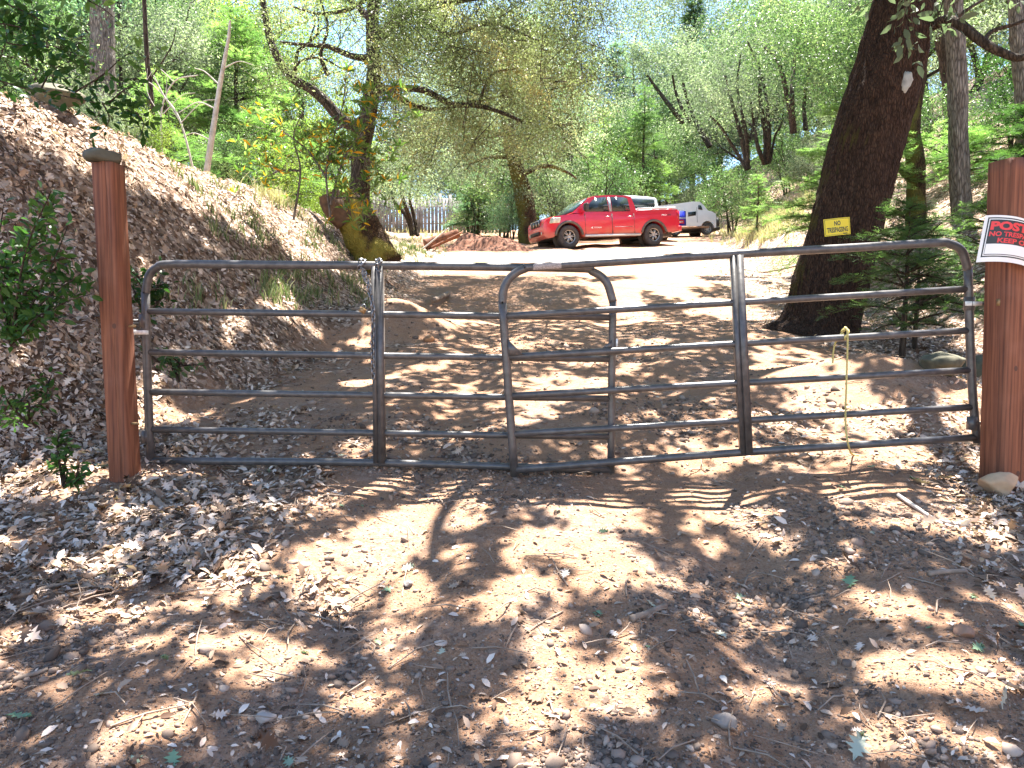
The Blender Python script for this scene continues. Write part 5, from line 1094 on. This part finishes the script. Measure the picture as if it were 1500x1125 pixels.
# many stemmed clumps on the right hillside
def multistem(label, Y, stems_, crown, lm, ls, seed):
    rg_ = np.random.default_rng(seed); t = thing('multistem_oak', label, 'tree', at(*stems_[0][0][0], Y)); m = MB()
    for pts, r in stems_: bb = bez([at(*p, Y+rg_.uniform(-.5, .5)*(k > 0)) for k, p in enumerate(pts)], 20); m.tube(bb, np.linspace(r, r*.4, len(bb)), 7, False)
    m.build('stems', BARK_DARK, t, True); cp = []
    for cx, cy, rx, ry, k in crown:
        for _ in range(k): cp.append(at(cx+rg_.normal()*rx*.6, cy+rg_.normal()*ry*.6, Y+rg_.uniform(-2.5, 2.5))+rg_.normal(size=(110, 3))*rg_.uniform(.25, .55)*[1, 1, .65])
    leafobj('crown', T_S, np.concatenate(cp), ls, lm, t, .4, None, None, rg_)
multistem('clump of many dark thin stems on the right hillside', 36, [([(1122, 240), (1122, 200), (1114, 150), (1112, 90)], .17), ([(1120, 240), (1110, 215), (1104, 180), (1100, 150)], .12), ([(1124, 238), (1126, 190), (1118, 120), (1095, 60)], .13), ([(1096, 248), (1086, 200), (1072, 150), (1062, 110)], .14), ([(1094, 248), (1074, 215), (1055, 185), (1040, 170)], .10), ([(1096, 244), (1092, 190), (1080, 130), (1085, 80)], .10), ([(1128, 238), (1135, 200), (1145, 180), (1150, 130)], .07)],
          [(1090, 110, 70, 45, 46), (1050, 140, 40, 40, 26), (1140, 100, 50, 50, 34), (1100, 50, 90, 40, 40), (1075, 160, 45, 22, 10), (1150, 150, 40, 30, 14)], L_GRY, .13, 71)
multistem('leaning pair of dark trunks behind the white van', 50, [([(1000, 180), (985, 160), (962, 130), (948, 110)], .19), ([(1012, 178), (1000, 160), (990, 135), (985, 110)], .15), ([(1040, 215), (1020, 180), (1008, 150), (1000, 120)], .2)], [(980, 90, 60, 40, 34), (1020, 110, 40, 40, 26), (940, 80, 40, 50, 22)], L_GRY, .17, 72)
multistem('dark wide stemmed oak high on the right hillside', 30, [([(1162, 195), (1155, 150), (1140, 90), (1120, 70)], .13), ([(1163, 195), (1160, 140), (1165, 80), (1175, 30)], .12), ([(1180, 190), (1178, 150), (1185, 100)], .1)], [(1170, 70, 60, 45, 50), (1220, 60, 50, 50, 40), (1200, 130, 40, 30, 20), (1150, 30, 80, 30, 40)], L_GRN, .12, 73)
multistem('twin thin dark trunks in front of the board fence', 33, [([(606, 345), (596, 318), (578, 295), (570, 270)], .12), ([(604, 345), (600, 320), (590, 290), (585, 250)], .13), ([(612, 345), (606, 315), (600, 290), (604, 255)], .1)], [(590, 265, 36, 26, 34), (570, 285, 26, 18, 14), (620, 285, 16, 14, 7), (585, 235, 40, 20, 22)], L_GRY, .12, 74)

# ---------------- background wood: prototypes copied with their own labels
GRP = 'trees of the wood beyond the clearing'
def mk(i, H, seed, lm, lab, px, Y, **k):
    b = proto_broad(H, seed, None, lm, BARK_DARK, **k); return place_plant('broadleaf_tree', lab, 'tree', b, 'crown', lm, BARK_DARK, base(px, Y), 0, 1, GRP, ls=.115, seed=seed, tmpl=T_S)
pa = mk(0, 12, 101, L_GRN, 'rounded green tree directly behind the red cab', 872, 47, per=58, spread=.42, r0=.2)
pb = mk(1, 11, 102, L_GRY, 'grey green tree behind the white pickup', 905, 57, per=58, spread=.45, stems=3, r0=.13, nch=4)
pcn = conifer_thing('conifer_tree', 'tall blue green conifer behind the fence gap', conifer(15, 3.6, 103, .55, 7, .30, .8, .3), L_BLUE, BARK_DARK, base(690, 62), .30, seed=9, group=GRP)
pd = mk(3, 5.0, 104, L_GRN, 'low round bush tree beside the mossy oak', 735, 35.5, per=30, spread=.3, stems=4, r0=.06, maxl=2, nch=5)
bgs = [
 (pa, L_GRY, 'tall tree behind the right half of the live oak crown', 700, 56, 1.5), (pb, L_GRY, 'tall pale tree left of the fence gap', 592, 52, 1.25), (pcn, L_BLUE, 'tall conifer behind the mossy oak crown', 775, 62, 1.3), (pa, L_GRN, 'tall tree behind the arching limb of the live oak', 745, 68, 1.7),
 (pb, L_GRY, 'pale tree on the skyline right of the many stemmed clump', 1165, 60, 1.3), (pa, L_GRN, 'round tree on the skyline behind the leaning pair of trunks', 1050, 66, 1.35), (pb, L_GRY, 'silvery crown at the top right of centre', 935, 62, 1.6), (pa, L_GRY, 'hazy tree beyond the leaning oak on the skyline', 1280, 52, 1.35), (pa, L_GRN, 'tree beyond the grey barked trunk on the skyline', 1440, 46, 1.4),
 (pd, L_GRN, 'bush on the skyline below the many stemmed clump', 1150, 44, .9), (pd, L_GRY, 'pale bush on the slope left of the leaning oak', 1215, 26, .5),
 (pa, L_YEL, 'yellow green tree above the red truck roof', 845, 53, 1.15), (pa, L_GRN, 'dense green tree right of the pale pointed fir', 985, 58, 1.2), (pb, L_GRY, 'silvery tree left of the mossy oak by the truck', 715, 50, .75),
 (pb, L_GRN, 'mid green tree above the white van', 1035, 62, 1.25), (pa, L_GRY, 'grey green crown behind the many stemmed clump', 1085, 52, 1.1), (pb, L_YEL, 'yellow tinted tree high above the right hillside', 1140, 56, 1.2),
 (pa, L_GRN, 'green tree filling the space left of the tall soft fir', 1190, 42, 1.05), (pb, L_GRY, 'pale grey green tree behind the leaning oak', 1260, 38, 1.1), (pa, L_GRN, 'green tree on the slope behind the forked mossy trunk', 1345, 34, 1.0),
 (pb, L_GRN, 'bushy tree at the upper right behind the grey trunk', 1420, 28, .95), (pa, L_GRY, 'wide crown at the top right corner', 1500, 30, 1.0), (pcn, L_BLUE, 'tall conifer at the top centre right', 900, 66, 1.15),
 (pcn, L_FIR, 'dark conifer rising at the left of the pale pointed fir', 1010, 70, 1.2), (pcn, L_FIRL, 'light conifer on the hill above the white van', 1120, 68, 1.1), (pa, L_YEL, 'yellow green tree behind the laurel sapling', 440, 30, .8),
 (pb, L_YEL, 'bright twiggy tree left of the live oak', 390, 34, 1.0), (pa, L_GRN, 'green tree behind the white dead trunk', 320, 30, 1.0), (pb, L_GRY, 'grey green tree behind the thin brown dead trunk', 235, 28, 1.0),
 (pa, L_GRN, 'green crown behind the thick pine trunk', 160, 26, .95), (pcn, L_BLUE, 'blue green conifer at the upper left edge', 60, 30, .9), (pb, L_GRN, 'green tree in the top left corner', -20, 24, .9),
 (pcn, L_FIRL, 'light conifer between the dead trunk and the live oak', 290, 44, 1.15), (pcn, L_BLUE, 'conifer standing behind the left end of the fence', 540, 52, .55), (pb, L_GRY, 'small grey green tree at the left end of the fence', 560, 46, .42),
 (pa, L_GRY, 'tree rising behind the middle of the wood left of the truck', 790, 60, 1.1), (pcn, L_FIRL, 'broad pale conifer above the truck bonnet', 835, 42, .62), (pa, L_GRN, 'tree at the right edge behind the POSTED post', 1560, 24, .9),
 (pb, L_YEL, 'bright green tree on the slope above the low fir', 1470, 22, .55), (pa, L_GRN, 'green tree behind the left bank top rocks', 90, 21, .75), (pb, L_GRY, 'pale tree over the bank between rocks and dead trunk', 200, 22, .7),
 (pd, L_GRN, 'dark bush on the left side of the fence gap', 694, 37, .7), (pd, L_BLUE, 'blue green bush right of the soil heap', 745, 31.5, .55), (pd, L_GRY, 'silvery bush behind the truck bonnet', 820, 36, .9), (pd, L_GRN, 'green bush behind the truck cab', 875, 37, .95),
 (pd, L_GRN, 'bush right of the white van at the hill foot', 1065, 38, .9), (pd, L_GRY, 'grey bush on the red hillside', 1010, 48, .8), (pd, L_GRN, 'bush under the many stemmed clump', 1100, 33, .55), (pd, L_YEL, 'yellow green bush at the foot of the live oak', 505, 23, .45),
 (pd, L_YEL, 'bright bush on the bank behind the laurel sapling', 420, 20, .55), (pd, L_GRN, 'green bush on the bank top below the light fir', 330, 16.5, .4), (pd, L_GRY, 'twiggy bush beside the bank top rocks', 175, 11.5, .30), (pd, L_YEL, 'small yellow green bush behind the cap stone', 210, 12, .25),
 (pd, L_GRN, 'bush at the right behind the forked mossy trunk', 1365, 17, .5), (pd, L_SHR, 'dark bush on the right slope beside the post', 1480, 15, .45), (pd, L_GRY, 'grey bush left of the tall soft fir', 1175, 30, .5), (pb, L_GRN, 'tree beyond the pale fir above the truck bed', 960, 50, .8),
 (pa, L_GRY, 'tall tree above the white dead trunk', 350, 40, 1.25), (pb, L_GRN, 'tall green tree above the left bank', 110, 36, 1.25), (pd, L_GRN, 'green bush left of the live oak trunk', 470, 27, .8), 
]
for i, (src, lm, lab, px, Y, s) in enumerate(bgs):
    copy_plant(src, lab, base(px, Y), i*2.4, s, lm, GRP if src is not pd else 'bushes around the clearing', None)
pd['group'] = 'bushes around the clearing'; pd['category'] = 'bush'
for o in list(COL.objects):
    if o.type == 'EMPTY' and o.get('group') == 'bushes around the clearing': o['category'] = 'bush'; 
# far wood that reads as one mass
rng = np.random.default_rng(5); cp = []
for _ in range(3600):
    a = rng.uniform(-.85, .85); Yd = rng.uniform(72, 95); px = 750+a*F
    hmax = 36 if not 395 < px < 565 else 13
    gap = 618 < px < 668
    hmax = hmax*(.75+.5*vnoise(np.array([px/40.]), np.array([0.]), 3)[0]); x = a*Yd; z = g(x, Yd)+rng.uniform(0, 1)**.8*hmax
    if gap and z < 22.5: continue
    k = 200; cp.append(np.array([x, Yd, z])+rng.normal(size=(k, 3))*[1.0, 1.0, .7])
fw = leafobj('far_wood', T_S, np.concatenate(cp), .27, L_GRY, None, .4, None, None, rng); tag(fw, kind='stuff')
